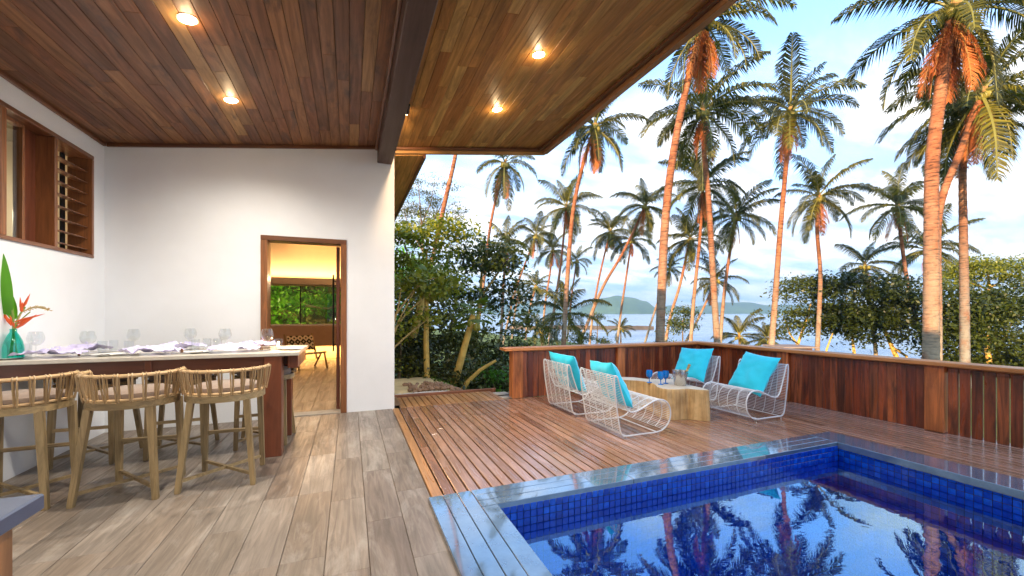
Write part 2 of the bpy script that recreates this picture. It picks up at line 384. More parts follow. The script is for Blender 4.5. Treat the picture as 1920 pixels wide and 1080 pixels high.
def stump_mat():
    m, t, b, o = newmat('stump_wood')
    v = coords(t, (14,14,.9)); g = noise(t, v, 1, 6, .62, .8)
    c = ramp(t, [(.3,(.42,.24,.09)),(.5,(.66,.44,.20)),(.7,(.80,.60,.33))], g).outputs[0]
    n2_ = noise(t, coords(t,(2,2,2)), 2, 4, .6)
    c = mul(t, c, ramp(t, [(.35,(.72,.66,.55)),(.6,(1.08,1.05,1.0))], n2_).outputs[0])
    t.links.new(c, b.inputs['Base Color']); b.inputs['Roughness'].default_value = .55; bumpn(t, b, g, .5, .01); return m
M['stump'] = stump_mat()
def stumptop_mat():
    m, t, b, o = newmat('stump_top_wood')
    v = coords(t); 
    w = t.nodes.new('ShaderNodeTexWave'); w.wave_type = 'RINGS'; w.rings_direction = 'Z'; w.inputs['Scale'].default_value = 9; w.inputs['Distortion'].default_value = 3.5; w.inputs['Detail'].default_value = 3
    t.links.new(v, w.inputs[0])
    c = ramp(t, [(0.1,(.60,.50,.36)),(.8,(.76,.67,.52))], w.outputs[1]).outputs[0]
    t.links.new(c, b.inputs['Base Color']); b.inputs['Roughness'].default_value = .5; return m
M['stumptop'] = stumptop_mat()

def pooltile_mat():
    m, t, b, o = newmat('pool_tile')
    gi = t.nodes.new('ShaderNodeNewGeometry'); oi = t.nodes.new('ShaderNodeObjectInfo')
    a = t.nodes.new('ShaderNodeMath'); a.operation = 'ADD'; t.links.new(gi.outputs['Random Per Island'], a.inputs[0]); t.links.new(oi.outputs['Random'], a.inputs[1])
    fr = t.nodes.new('ShaderNodeMath'); fr.operation = 'FRACT'; t.links.new(a.outputs[0], fr.inputs[0])
    c = ramp(t, [(.001,.032,.38),(.001,.060,.55),(.001,.040,.45),(.003,.10,.70),(.001,.038,.42)], fr.outputs[0]).outputs[0]
    n = noise(t, coords(t), 30, 4, .6); c = mul(t, c, ramp(t, [(.3,(.75,)*3),(.7,(1.2,)*3)], n).outputs[0])
    t.links.new(c, b.inputs['Base Color']); b.inputs['Roughness'].default_value = .18; b.inputs['Coat Weight'].default_value = .5; return m
M['pooltile'] = pooltile_mat()
M['poolgrout'] = plain('pool_grout', (.006,.010,.035), .8)
def coping_mat():
    m, t, b, o = newmat('coping_stone')
    n = noise(t, coords(t), 5, 6, .65); c = ramp(t, [(.3,(.060,.105,.17)),(.7,(.12,.19,.28))], n).outputs[0]
    t.links.new(c, b.inputs['Base Color'])
    t.links.new(mrange(t, noise(t, coords(t), 7, 5, .6), .4, .65, .05, .16), b.inputs['Roughness'])
    b.inputs['IOR'].default_value = 2.3; b.inputs['Coat Weight'].default_value = .8; b.inputs['Coat IOR'].default_value = 1.8; b.inputs['Coat Roughness'].default_value = .03
    bumpn(t, b, noise(t, coords(t), 3, 4, .5), .06, .02); return m
M['coping'] = coping_mat()
def water_mat():
    m, t, gl, lw = glassy('pool_water', (.66,.92,1.0), 2.9, .0)
    gl.inputs[0].default_value = (.50,.78,1.0,1)  # blue painted into the reflections to cool their colour
    n = noise(t, coords(t, (1,1.6,1), False), 2.2, 3, .55, .4)
    bn = t.nodes.new('ShaderNodeBump'); bn.inputs['Strength'].default_value = .04; bn.inputs['Distance'].default_value = .03
    t.links.new(n, bn.inputs['Height']); t.links.new(bn.outputs[0], gl.inputs['Normal']); t.links.new(bn.outputs[0], lw.inputs['Normal'])
    return m
M['water'] = water_mat()
def sea_mat():
    m, t, b, o = newmat('sea_water')
    v = coords(t, (.04,.12,1), False); n = noise(t, v, 6, 6, .6, .3)
    c = ramp(t, [(.35,(.16,.27,.36)),(.6,(.24,.36,.44)),(.75,(.42,.52,.56))], noise(t, coords(t,(.012,.05,1),False), 3, 5, .6)).outputs[0]
    t.links.new(c, b.inputs['Base Color']); b.inputs['Roughness'].default_value = .22; bumpn(t, b, n, .5, .6); return m
M['sea'] = sea_mat()
def lawn_mat():
    m, t, b, o = newmat('lawn_ground')
    v = coords(t, (1,1,1), False)
    c = ramp(t, [(.3,(.07,.11,.015)),(.55,(.13,.19,.03)),(.75,(.22,.24,.06))], noise(t, v, 1.1, 6, .65)).outputs[0]
    t.links.new(c, b.inputs['Base Color']); b.inputs['Roughness'].default_value = .9; bumpn(t, b, noise(t, v, 14, 5, .7), .8, .06); return m
M['lawn'] = lawn_mat()
def island_mat():
    m, t, b, o = newmat('island_forest')
    v = coords(t, (1,1,1), False)
    c = ramp(t, [(.35,(.03,.075,.02)),(.6,(.08,.15,.035)),(.78,(.26,.30,.09))], noise(t, v, .009, 8, .7)).outputs[0]
    t.links.new(c, b.inputs['Base Color']); b.inputs['Roughness'].default_value = .95; bumpn(t, b, noise(t, v, .02, 6, .7), 1, 12); return m
M['island'] = island_mat()
M['teal'] = glassy('teal_glass', (.22,.86,.80), 1.6)[0]
M['clear'] = glassy('clear_glass', (.95,.96,.96), 1.6)[0]
M['pane'] = glassy('window_glass', (.9,.93,.9), 1.6)[0]
M['blueg'] = None
def blue_mat():
    m, t, b, o = newmat('blue_goblet_glass'); b.inputs['Base Color'].default_value = (.0,.30,.95,1); b.inputs['Roughness'].default_value = .08; b.inputs['Transmission Weight'].default_value = .35; b.inputs['Coat Weight'].default_value = .6; return m
M['blueg'] = blue_mat()

# ------------------------------------------------------------------ pieces with chamfered top, shared by size
_pc = {}
def slab(w, l, h, mat, c=.003):
    """plank: width along x, length along y, top at z=0"""
    k = (round(w,3), round(l,2), round(h,3), mat.name, c)
    if k not in _pc:
        m = MB(); W_, L_ = k[0]/2, k[1]/2
        vs = [(-W_,-L_,-h),(W_,-L_,-h),(W_,L_,-h),(-W_,L_,-h),(-W_,-L_,-c),(W_,-L_,-c),(W_,L_,-c),(-W_,L_,-c),(-W_+c,-L_+c,0),(W_-c,-L_+c,0),(W_-c,L_-c,0),(-W_+c,L_-c,0)]
        m.add(vs, [(0,3,2,1),(0,1,5,4),(1,2,6,5),(2,3,7,6),(3,0,4,7),(4,5,9,8),(5,6,10,9),(6,7,11,10),(7,4,8,11),(8,9,10,11)])
        _pc[k] = m.mesh('plank', mat)
    return _pc[k]
def run(y0, y1, lens, rng):
    """cut y0..y1 into pieces; lengths from a short list so meshes are shared"""
    res = []; y = y0 - rng.choice([0, .2, .4, .6])
    while y < y1:
        L = rng.choice(lens); a, b = max(y, y0), min(y+L, y1)
        if b - a > .12: res.append((a, b))
        y += L
    if res and res[-1][1] < y1: res[-1] = (res[-1][0], y1)
    return res

# ================================================================== STRUCTURE
rng = random.Random(4)
YB = 6.0            # face of the back wall
XL = -2.58          # face of the side wall
k_sl = .136         # ceiling rises towards the pool
def cz(x): return 3.27 + k_sl * (x - XL)
A_SL = math.atan(k_sl)

# floor
fl = kind(MB().box(XL-.3, .555, -3.5, YB+.1, -.2, -.012).build('floor', M['grout']), 'structure')
tw = .226
x = .552; col = 0
while x > XL:
    x0 = max(x - tw, XL)
    for a, b in run(-.2, YB, [.9], rng):
        ob('floor_tile', slab(x - x0 - .003, b - a - .003, .010, M['tile'], .0015), fl, ((x+x0)/2, (a+b)/2, 0))
    x -= tw
# deck
POX0, POX1, POY = .52, 4.98, 2.95      # outer rim of the coping
PX0, PX1, PY1, PY0 = .94, 4.65, 2.67, -3.0
dk = MB(); dk.box(.556, 6.35, POY, YB+.1, -.16, -.085); dk.box(POX1, 6.35, -3.2, POY-.001, -.16, -.085); dk.box(.6, 2.33, YB+.102, 6.8, -.16, -.085)
deck = kind(dk.build('deck', M['under']), 'structure')
bw, pitch = .080, .094
x = .562; i = 0
while x < 6.3:
    ylo = POY + .004 if x + bw < POX1 + .01 else -3.0
    segs = run(ylo, YB + .02, [1.8, 2.4, 1.2], rng)
    for a, b in segs:
        ob('deck_board', slab(bw, b-a-.004, .026, M['deckl' if i == 0 else 'deck'], .004), deck, (x + bw/2, (a+b)/2, 0))
    if x > .58 and x < 2.25:
        ob('deck_board', slab(bw, .74, .026, M['deckl'], .004), deck, (x + bw/2 + .02, 6.03 + .37, -.004))
    x += pitch; i += 1
ob('deck_board', slab(.72, .1, .03, M['deckl']), deck, (2.52, 6.45, -.03))
sc_ = MB(); xq = .562
while xq < 6.2:
    yq = POY + .12 if xq < POX1 else -.1
    while yq < YB - .02:
        for dx_ in (.018, .062): sc_.add([(xq+dx_+.0035*math.cos(a_*PI/3), yq+.0035*math.sin(a_*PI/3), .0012) for a_ in range(6)], [(0,1,2,3,4,5)])
        yq += .45
    xq += .094
kind(sc_.build('screw_heads', plain('screw', (.05,.04,.035), .5), deck), 'stuff')
kind(MB().cbox(.62, 2.4, 6.84, 6.90, -.12, .02, .006).build('garden_kerb', M['kerb']), 'structure')
pv = MB()
for a, b in ((2.28, 2.55), (2.60, 2.9)): pv.cbox(a, b, 6.25 if a < 2.5 else 6.3, 6.75, -.2, -.03, .012)
kind(pv.build('paving_step', M['concrete']), 'structure')

# back wall with doorway
DX0, DX1, DZ = -1.05, -.04, 2.34
bwm = MB()
def wallpoly(m, x0, x1, z0, top=None):
    t0, t1 = (cz(x0), cz(x1)) if top is None else (top, top)
    y0, y1 = YB, YB + .2
    m.add([(x0,y0,z0),(x1,y0,z0),(x1,y1,z0),(x0,y1,z0),(x0,y0,t0),(x1,y0,t1),(x1,y1,t1),(x0,y1,t0)], [(0,3,2,1),(4,5,6,7),(0,1,5,4),(1,2,6,5),(2,3,7,6),(3,0,4,7)])
wallpoly(bwm, XL-.2, DX0, -.1); wallpoly(bwm, DX1, .585, -.1); wallpoly(bwm, DX0, DX1, DZ)
tag(bwm.build('back_wall', M['plaster']), 'white plastered end wall of the terrace with the doorway in it', 'wall')
# side wall with window opening
WY0, WY1, WZ0, WZ1 = 3.55, 5.77, 1.94, 3.04
sw = MB(); a, b = XL-.2, XL; zt = cz(XL)
sw.box(a, b, -3.5, WY0, -.1, zt); sw.box(a, b, WY1, YB, -.1, zt); sw.box(a, b, WY0, WY1, -.1, WZ0); sw.box(a, b, WY0, WY1, WZ1, zt)
tag(sw.build('side_wall', M['plaster']), 'white plastered long wall beside the bar table with a timber window', 'wall')
# unseen wall added behind the camera to keep the sun out
tag(MB().box(XL-.2, .45, -3.7, -3.5, -.1, 3.6).build('added_rear_wall', M['plaster']), 'unseen plain white wall added behind the viewer to stop the sun', 'wall')

# ceiling: backing, planks
EX = 2.86           # inner edge of the eave soffit
cl = MB()
for (x0, x1, y0, y1) in ((XL-.2, EX+.13, -3.6, YB+.05), (XL-.2, 1.02, YB+.05, 14.5)):
    h0, h1 = cz(x0)+.02, cz(x1)+.02
    cl.add([(x0,y0,h0),(x1,y0,h1),(x1,y1,h1),(x0,y1,h0),(x0,y0,h0+.16),(x1,y0,h1+.16),(x1,y1,h1+.16),(x0,y1,h0+.16)], [(0,3,2,1),(4,5,6,7),(0,1,5,4),(1,2,6,5),(2,3,7,6),(3,0,4,7)])
ceil = kind(cl.build('ceiling', M['ceilback']), 'structure')
def cplank(x0, x1, a, b, mat, dz=0):
    xm = (x0+x1)/2
    w = (x1-x0)/math.cos(A_SL)
    o = ob('ceiling_plank', slab(w-.0035, b-a-.003, .016, mat, .003), ceil, (xm, (a+b)/2, cz(xm)+dz), (PI, -A_SL, 0))
    # flipped: face looks down
    o.rotation_euler = (PI, -A_SL, 0) if False else (0, 0, 0)
    o.rotation_mode = 'QUATERNION'
    from mathutils import Quaternion
    o.rotation_quaternion = Quaternion((0,1,0), -A_SL) @ Quaternion((0,1,0), PI)
    return o
BX0, BX1 = .355, .552
pw = .112
x = XL
while x < BX0 - .02:
    x1 = min(x + pw, BX0)
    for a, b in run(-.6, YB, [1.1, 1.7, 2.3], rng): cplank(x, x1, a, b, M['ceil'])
    x += pw
x = BX1; pw2 = .105
while x < EX - .02:
    x1 = min(x + pw2, EX)
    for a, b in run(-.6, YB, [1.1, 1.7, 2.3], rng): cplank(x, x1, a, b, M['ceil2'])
    x += pw2
x = .60
while x < 1.0:      # soffit running on past the corner of the house
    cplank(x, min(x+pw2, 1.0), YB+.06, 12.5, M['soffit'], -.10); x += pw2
# far part behind the camera, plain
o = MB().box(-1.5, 1.5, -1.4, 1.4, -.01, 0).mesh('ceiling_sheet', M['ceil'])

# mouldings, eave fascia
tr = kind(MB().cbox(XL+.001, XL+.03, -3.4, YB-.03, zt-.045, zt-.004, .006).build('ceiling_moulding', M['trim']), 'structure')
m_ = MB(); m_.add([(XL+.03,YB-.03,cz(XL)-.04),(BX0,YB-.03,cz(BX0)-.04),(BX0,YB-.001,cz(BX0)-.04),(XL+.03,YB-.001,cz(XL)-.04),(XL+.03,YB-.03,cz(XL)-.003),(BX0,YB-.03,cz(BX0)-.003),(BX0,YB-.001,cz(BX0)-.003),(XL+.03,YB-.001,cz(XL)-.003)], [(0,3,2,1),(4,5,6,7),(0,1,5,4),(1,2,6,5),(2,3,7,6),(3,0,4,7)])
kind(m_.build('ceiling_moulding', M['trimx']), 'structure')
def slopebox(x0, x1, y0, y1, lo, hi, name, mat, knd=True):
    m = MB(); m.add([(x0,y0,cz(x0)+lo),(x1,y0,cz(x1)+lo),(x1,y1,cz(x1)+lo),(x0,y1,cz(x0)+lo),(x0,y0,cz(x0)+hi),(x1,y0,cz(x1)+hi),(x1,y1,cz(x1)+hi),(x0,y1,cz(x0)+hi)], [(0,3,2,1),(4,5,6,7),(0,1,5,4),(1,2,6,5),(2,3,7,6),(3,0,4,7)])
    return m.build(name, mat)
fa = thing('eave_fascia', 'timber fascia board framing the edge of the sloping eave over the pool', 'fascia')
def part(o, p): o.parent = p; return o
part(slopebox(BX1, EX, YB-.05, YB, -.05, -.018, 'inner_lip', M['trimx']), fa)
part(slopebox(BX1, EX+.1, YB+.001, YB+.05, -.09, .18, 'fascia_board', M['fasciax']), fa)
part(slopebox(EX-.035, EX, -3.5, YB-.051, -.05, -.018, 'inner_lip', M['trim']), fa)
part(slopebox(EX+.001, EX+.045, -3.5, YB, -.035, .0, 'inner_lip', M['trim']), fa)
part(slopebox(EX+.046, EX+.13, -3.5, YB+.001, -.09, .18, 'fascia_board', M['fascia']), fa)
part(slopebox(1.0, 1.04, YB+.051, 12.5, -.14, .1, 'fascia_board', M['trim']), fa)
# roof sheet above
rs = kind(MB().box(XL-.4, EX+.2, -3.8, YB+.06, 4.22, 4.27).build('roof', M['roofsheet']), 'structure')
# beam
bt = thing('roof_beam', 'heavy dark brown timber beam running under the ceiling', 'beam')
MB().cbox(BX0, BX1, -3.4, YB-.002, 3.44, cz(BX0)+.04, .008).build('beam', M['beam'], bt)
MB().cbox(BX0-.03, BX0-.001, -3.4, YB-.032, cz(BX0)-.07, cz(BX0)-.006, .005).build('edge_trim', M['trim'], bt)

# ---- door
dr = thing('doorway', 'timber framed doorway with its dark door leaf standing open', 'door', (0, 0, 0))
for (x0, x1) in ((DX0, DX0+.075), (DX1-.075, DX1)):
    MB().cbox(x0, x1, YB-.02, YB+.22, 0, DZ-.061, .004).build('jamb', M['trimz'], dr)
MB().cbox(DX0, DX1, YB-.02, YB+.22, DZ-.06, DZ, .004).build('lintel', M['trimx'], dr)
MB().box(DX0+.075, DX1-.075, YB-.01, YB+.2, -.011, .012).build('threshold', M['concrete'], dr)
lf = MB(); lf.cbox(-.045, 0, 0, .86, .01, DZ-.07, .004)
leaf = lf.build('door_leaf', M['tablez'], dr, loc=(DX1-.09, YB+.2, 0), rot=(0,0,R(1.5)))
hb = MB(); hb.tube([(-.09,.80,.75),(-.09,.80,1.95)], .012, 8); hb.tube([(-.09,.80,.85),(-.045,.80,.85)], .008, 6); hb.tube([(-.09,.80,1.85),(-.045,.80,1.85)], .008, 6)
hb.build('pull_handle', M['black'], leaf)

# ---- timber window in the side wall
wn = thing('timber_window', 'brown timber window with a glass leaf and wooden louvres high in the wall', 'window')
def wb(name, y0, y1, z0, z1, x0=XL-.19, x1=XL+.015, mat='trimz', p=None): return MB().cbox(x0, x1, y0, y1, z0, z1, .004).build(name, M[mat], p or wn)
wb('frame_head', WY0, WY1, WZ1-.04, WZ1, mat='trim'); wb('frame_sill', WY0, WY1, WZ0, WZ0+.035, mat='trim')
wb('frame_jamb', WY1-.035, WY1, WZ0+.036, WZ1-.041); wb('frame_jamb', WY0, WY0+.035, WZ0+.036, WZ1-.041)
wb('mullion', 4.50, 4.56, WZ0+.036, WZ1-.041); wb('mullion', 5.14, 5.18, WZ0+.036, WZ1-.041)
wb('cover_board', 4.93, 5.14, WZ0+.036, WZ1-.041, XL-.16, XL-.12, 'tablez')
for (s0, s1) in ((4.56, 4.93), (WY0+.036, 4.50)):
    sf = MB(); sf.box(XL-.12, XL-.08, s0, s0+.03, WZ0+.036, WZ1-.041); sf.box(XL-.12, XL-.08, s1-.03, s1, WZ0+.036, WZ1-.041); sf.box(XL-.12, XL-.08, s0+.03, s1-.03, WZ1-.07, WZ1-.041)
    s_ = sf.build('sash', M['trimz'], wn); MB().box(XL-.102, XL-.098, s0+.03, s1-.03, WZ0+.037, WZ1-.071).build('pane', M['pane'], s_)
for j in range(8):
    z = WZ0 + .10 + j * .118
    lm = MB(); lm.cbox(-.06, .06, 5.182, WY1-.037, -.006, .006, .003)
    lm.build('louvre', M['trim'], wn, loc=(XL-.08, 0, z), rot=(0, R(12), 0))
wb('louvre_rail', 5.60, 5.66, WZ0+.036, WZ1-.041, XL-.185, XL-.165, 'black')
# small room behind that window
rb = MB(); 
rb.box(-5.5, -5.4, 2.5, 7.5, 0, 3.2); rb.box(-5.4, XL-.21, 7.4, 7.5, 0, 3.2); rb.box(-5.4, XL-.21, 2.5, 2.6, 0, 3.2); rb.box(-5.5, XL-.21, 2.5, 7.5, -.1, 0); rb.box(-5.5, XL-.21, 2.5, 7.5, 3.2, 3.3)
tag(rb.build('annex_room', M['roomdark']), 'dim beige room seen through the louvred timber window', 'room')
cn = MB(); cn.box(-5.38, -4.9, 3.0, 7.3, 1.95, 2.05); cn.box(-5.38,-5.36,3,7.3,2.05,2.2)
tag(cn.build('wall_shelf', M['black']), 'dark shelf on the wall of the room behind the louvres', 'shelf')
an = thing('annex_lamp', 'small hanging lamp in the room behind the louvred window', 'lamp', (-4.1, 5.6, 2.5))
MB().lathe([(.0,.08),(.03,.06),(.10,0)], 12).build('lamp_shade', M['black'], an); MB().lathe([(.03,0),(.02,-.03),(0,-.04)], 8).build('bulb', M['flame'], an)
link_light('annex_lamp_light', 'POINT', (0,0,-.08), 14, (1,.8,.55), an, shadow_soft_size=.05)

# ---- room behind the doorway
rm = MB()
rm.box(-4.4, -4.3, YB+.2, 13.5, 0, 3.55); rm.box(.47, .585, YB+.2, 13.5, 0, 3.55)
rm.box(-4.3, .47, 13.4, 13.5, 2.14, 3.55); rm.box(-4.3, .47, 13.4, 13.5, 0, 1.0); rm.box(-4.3, -3.0, 13.4, 13.5, 1.0, 2.14); rm.box(.3, .47, 13.4, 13.5, 1.0, 2.14)
rm.box(-4.4, XL-.21, YB+.1, YB+.2, 0, 3.55)
tag(rm.build('inner_room', M['room']), 'warmly lit yellow room seen through the doorway', 'room')
kind(MB().box(-4.4, .585, YB+.2, 13.5, 3.42, 3.48).build('inner_ceiling', M['roomceil']), 'structure')
ir = kind(MB().box(-4.4, .585, YB+.1, 13.5, -.2, -.012).build('inner_floor', M['grout']), 'structure')
xx = -3.2
while xx < .4:
    for a, b in run(YB+.21, 12.9, [.9], rng): ob('floor_tile', slab(.297, b-a-.003, .01, M['roomfloor'], .0015), ir, (xx+.15, (a+b)/2, 0))
    xx += .3
bk = thing('window_bulkhead', 'grey bulkhead with hidden warm cove light above the garden window', 'bulkhead')
MB().cbox(-4.3, .47, 12.9, 13.399, 2.16, 2.34, .005).build('bulkhead_box', M['bulk'], bk)
MB().box(-4.2, .4, 13.25, 13.30, 2.341, 2.36).build('light_strip', M['led'], bk)
link_light('cove_light', 'AREA', (-1.8, 13.2, 2.37), 20, (1,.60,.28), bk, (PI,0,0), shape='RECTANGLE', size=4.5, size_y=.1)
bn = thing('window_bench', 'floating brown bench under the garden window with warm light beneath it', 'bench')
MB().cbox(-4.3, .47, 12.75, 13.399, .42, 1.0, .006).build('bench_box', M['bench'], bn)
MB().box(-4.2, .4, 13.2, 13.25, .405, .419).build('light_strip', M['led'], bn)
link_light('bench_light', 'AREA', (-1.8, 13.2, .40), 20, (1,.56,.18), bn, (0,0,0), shape='RECTANGLE', size=4.5, size_y=.1)
link_light('bulkhead_wash', 'AREA', (-1.8, 12.86, 2.3), 26, (1,.68,.40), bk, (R(180+65),0,0), shape='RECTANGLE', size=4.0, size_y=.1)
gw = thing('garden_window', 'wide window of the inner room looking out on green garden leaves', 'window')
MB().box(-3.0, .3, 13.43, 13.436, 1.0, 2.139).build('pane', M['pane'], gw)
MB().cbox(-3.0, .3, 13.38, 13.399, 1.001, 1.03, .003).build('sill', M['china'], gw)
MB().cbox(-1.36, -1.33, 13.42, 13.45, 1.03, 2.139, .003).build('mullion', M['black'], gw)

# armchair with woven diamond pattern
def weave_mat():
    m, t, b, o = newmat('diamond_weave')
    tcn = t.nodes.new('ShaderNodeTexCoord'); sp = t.nodes.new('ShaderNodeSeparateXYZ'); t.links.new(tcn.outputs['Object'], sp.inputs[0])
    def tri(sock, s):
        a_ = t.nodes.new('ShaderNodeMath'); a_.operation = 'PINGPONG'; a_.inputs[1].default_value = s; t.links.new(sock, a_.inputs[0]); return a_.outputs[0]
    s1 = t.nodes.new('ShaderNodeMath'); s1.operation = 'ADD'; t.links.new(tri(sp.outputs[0], .07), s1.inputs[0]); t.links.new(tri(sp.outputs[2], .09), s1.inputs[1])
    s2 = t.nodes.new('ShaderNodeMath'); s2.operation = 'PINGPONG'; s2.inputs[1].default_value = .055; t.links.new(s1.outputs[0], s2.inputs[0])
    s3 = t.nodes.new('ShaderNodeMath'); s3.operation = 'GREATER_THAN'; s3.inputs[1].default_value = .027; t.links.new(s2.outputs[0], s3.inputs[0])
    c = ramp(t, [(.02,.018,.016),(.75,.68,.56)], s3.outputs[0]).outputs[0]; t.links.new(c, b.inputs['Base Color']); b.inputs['Roughness'].default_value = .9; return m
M['weave'] = weave_mat()
ac = thing('woven_armchair', 'low chair with black and white diamond weave inside the doorway', 'chair', (-.98, 11.2, 0), R(-14))
def sheet(pts, y0, y1, th, axis_x=True):
    m = MB(); n = len(pts)
    vs = []
    for (yy, zz_) in pts: vs += [(y0, yy, zz_), (y1, yy, zz_), (y0, yy+.01, zz_-th), (y1, yy+.01, zz_-th)]
    fs = []
    for i in range(n-1):
        a_ = i*4; b_ = a_+4; fs += [(a_,a_+1,b_+1,b_),(a_+2,b_+2,b_+3,a_+3),(a_,b_,b_+2,a_+2),(a_+1,a_+3,b_+3,b_+1)]
    fs += [(0,2,3,1),((n-1)*4,(n-1)*4+1,(n-1)*4+3,(n-1)*4+2)]
    return m.add(vs, fs)
sheet([(.42,.78),(.34,.58),(.27,.44)], -.31, .31, .02).build('backrest', M['weave'], ac)
sheet([(.25,.36),(.05,.34),(-.2,.37),(-.28,.38)], -.31, .31, .02).build('seat', M['weave'], ac)
for sgn in (-1, 1):
    xx_ = sgn*.33
    MB().tube([(xx_,.50,.82),(xx_,.20,.20)], .022, 6).build('rear_rail', M['stool'], ac)
    MB().tube([(xx_,-.3,.39),(xx_,.30,.33)], .022, 6).build('side_rail', M['stool'], ac)
    MB().tube([(xx_,-.22,.37),(xx_,-.36,0)], .02, 6).build('leg', M['stool'], ac); MB().tube([(xx_,-.05,.36),(xx_,.32,0)], .02, 6).build('leg', M['stool'], ac)
ac.rotation_euler = (0, 0, R(28))

# ================================================================== POOL
pool = thing('swimming_pool', 'blue tiled swimming pool set in the timber deck', 'pool')
PD = -1.25
bs = MB(); g = .012
bs.box(PX0-g-.2, PX0-g, PY0, PY1+g, PD, -.003); bs.box(PX1+g, PX1+g+.2, PY0, PY1+g, PD, -.003); bs.box(PX0-g-.2, PX1+g+.2, PY1+g, PY1+g+.2, PD, -.003); bs.box(PX0-g-.2, PX1+g+.2, PY0-.2, PY0, PD, -.003); bs.box(PX0-g-.2, PX1+g+.2, PY0-.2, PY1+g+.2, PD-.15, PD)
bs.build('pool_shell', M['poolgrout'], pool)
P = .0515; ts = .0475
rows = int((0 - PD) / P)
tm = MB().cbox(-ts/2, ts/2, -.006, .0, -ts/2, ts/2, .002).mesh('wall_tile', M['pooltile'])
small = MB()
cnt = 0
def wtile(cx_, cy_, cz_, rz, asobj):
    global cnt
    if asobj: ob('tile', tm, pool, (cx_, cy_, cz_), (0, 0, rz)); cnt += 1
    else:
        h = ts/2; c_, s_ = math.cos(rz), math.sin(rz)
        q = [(-h,-.006,-h),(h,-.006,-h),(h,-.006,h),(-h,-.006,h),(-h,0,-h),(h,0,-h),(h,0,h),(-h,0,h)]
        small.add([(cx_+a_*c_-b_*s_, cy_+a_*s_+b_*c_, cz_+z_) for a_,b_,z_ in q], [(0,1,2,3),(0,4,5,1),(1,5,6,2),(2,6,7,3),(3,7,4,0)])
nx = int((PX1-PX0)/P); ny = int((PY1-PY0)/P)
for r_ in range(rows):
    z = -.004 - P*(r_+.5)
    for i in range(nx): wtile(PX0+P*(i+.5), PY1+g*.4, z, 0, r_ < 3)
    for j in range(ny):
        y = PY1 - P*(j+.5)
        wtile(PX1+g*.4, y, z, -PI/2, r_ < 3 and y > 1.35)
        if r_ > 0: wtile(PX0-g*.4, y, z, PI/2, False)
for i in range(nx):
    for j in range(ny):
        cx_, cy_ = PX0+P*(i+.5), PY1-P*(j+.5); h = ts/2
        small.add([(cx_-h,cy_-h,PD+.008),(cx_+h,cy_-h,PD+.008),(cx_+h,cy_+h,PD+.008),(cx_-h,cy_+h,PD+.008)], [(0,1,2,3)])
kind(small.build('tile_lining', M['pooltile'], pool), 'stuff')
def cop(x0, x1, y0, y1):
    sl_ = MB().cbox(x0+.0015, x1-.0015, y0+.0015, y1-.0015, -.035, .03, .003); return sl_.build('coping_stone', M['coping'], pool)
lw_ = (PX0 - POX0 + .0) / 4
for q in range(4):
    yy = POY - (POY-PY1)*0
    for (a_, b_) in ((-3, -.6), (-.6, 1.1), (1.1, POY - (0 if q < 3 else .0))):
        if q == 3 and b_ > 2: b_ = PY1 + 0
        cop(POX0+q*lw_, POX0+(q+1)*lw_ + (.012 if q == 3 else 0), a_, b_)
bwid = (POY - PY1 + .01) / 3
xs = [POX0+3*lw_, 2.1, 3.6, PX1-.012]
for q in range(3):
    for a_, b_ in zip(xs[:-1], xs[1:]): 
        cop(a_, b_, (PY1-.0 if q else PY1-.012+.012) + q*(POY-PY1)/3, PY1 + (q+1)*(POY-PY1)/3)
for (a_, b_) in ((-3, -1.2), (-1.2, .1), (.1, 1.4), (1.4, POY)): cop(PX1-.012, POX1, a_, b_)
wz = -.135
wp = MB(); NX, NY = 2, 2
wp.add([(PX0-g*.3,PY0,wz),(PX1+g*.3,PY0,wz),(PX1+g*.3,PY1+g*.3,wz),(PX0-g*.3,PY1+g*.3,wz)], [(0,1,2,3)])
kind(wp.build('pool_water', M['water']), 'structure')

# ================================================================== FENCE
FX = 6.2; FZ = .80
fb = thing('deck_fence', 'low red brown timber fence along the far side of the deck', 'fence')
fr_ = thing('deck_fence', 'low red brown timber fence running beside the pool with open board joints', 'fence')
def boards_x(x0, x1):
    x = x0
    while x < x1 - .03:
        w = min(.098, x1-x); MB().cbox(x+.0015, x+w-.0015, YB+.03, YB+.05, .0012, FZ-.07, .002).build('board', M['fence'], fb); x += w
def boards_y(y0, y1, gap, xo=.03):
    y = y0
    while y < y1 - .03:
        w = min(.0935, y1-y); MB().cbox(FX+xo, FX+xo+.02, y+gap/2, y+w-gap/2, .0012, FZ-.07, .002).build('board', M['fence'], fr_); y += w
boards_x(2.56, 4.36); boards_x(4.52, FX-.06)
for (a_, b_) in ((2.38, 2.56), (4.36, 4.52), (FX-.06, FX+.10)): MB().cbox(a_, b_, YB-.02 if a_ < 6 else YB-.04, YB+.14, .004, FZ-.045, .006).build('post', M['post'], fb)
MB().cbox(2.60, FX-.06, YB+.052, YB+.10, FZ-.12, FZ-.046, .004).build('stretcher', M['railx'], fb)
MB().cbox(2.24, FX-.075, YB-.06, YB+.20, FZ-.045, FZ, .006).build('top_rail', M['railx'], fb)
posts = (4.33, 2.57, .8, -.95)
ylist = [YB-.04] + list(posts)
for i, y in enumerate(posts):
    MB().cbox(FX-.02, FX+.12, y-.085, y+.085, .004, FZ-.045, .006).build('post', M['post'], fr_)
for i in range(len(ylist)-1):
    top = ylist[i] - (.085 if i else 0); lo = ylist[i+1] + .085
    boards_y(lo, top, .003 if i < 2 else .009)
    MB().cbox(FX+.052, FX+.10, lo, top, FZ-.12, FZ-.046, .004).build('stretcher', M['raily'], fr_)
MB().cbox(FX-.075, FX+.185, -3.0, YB+.20, FZ-.045, FZ, .006).build('top_rail', M['raily'], fr_)

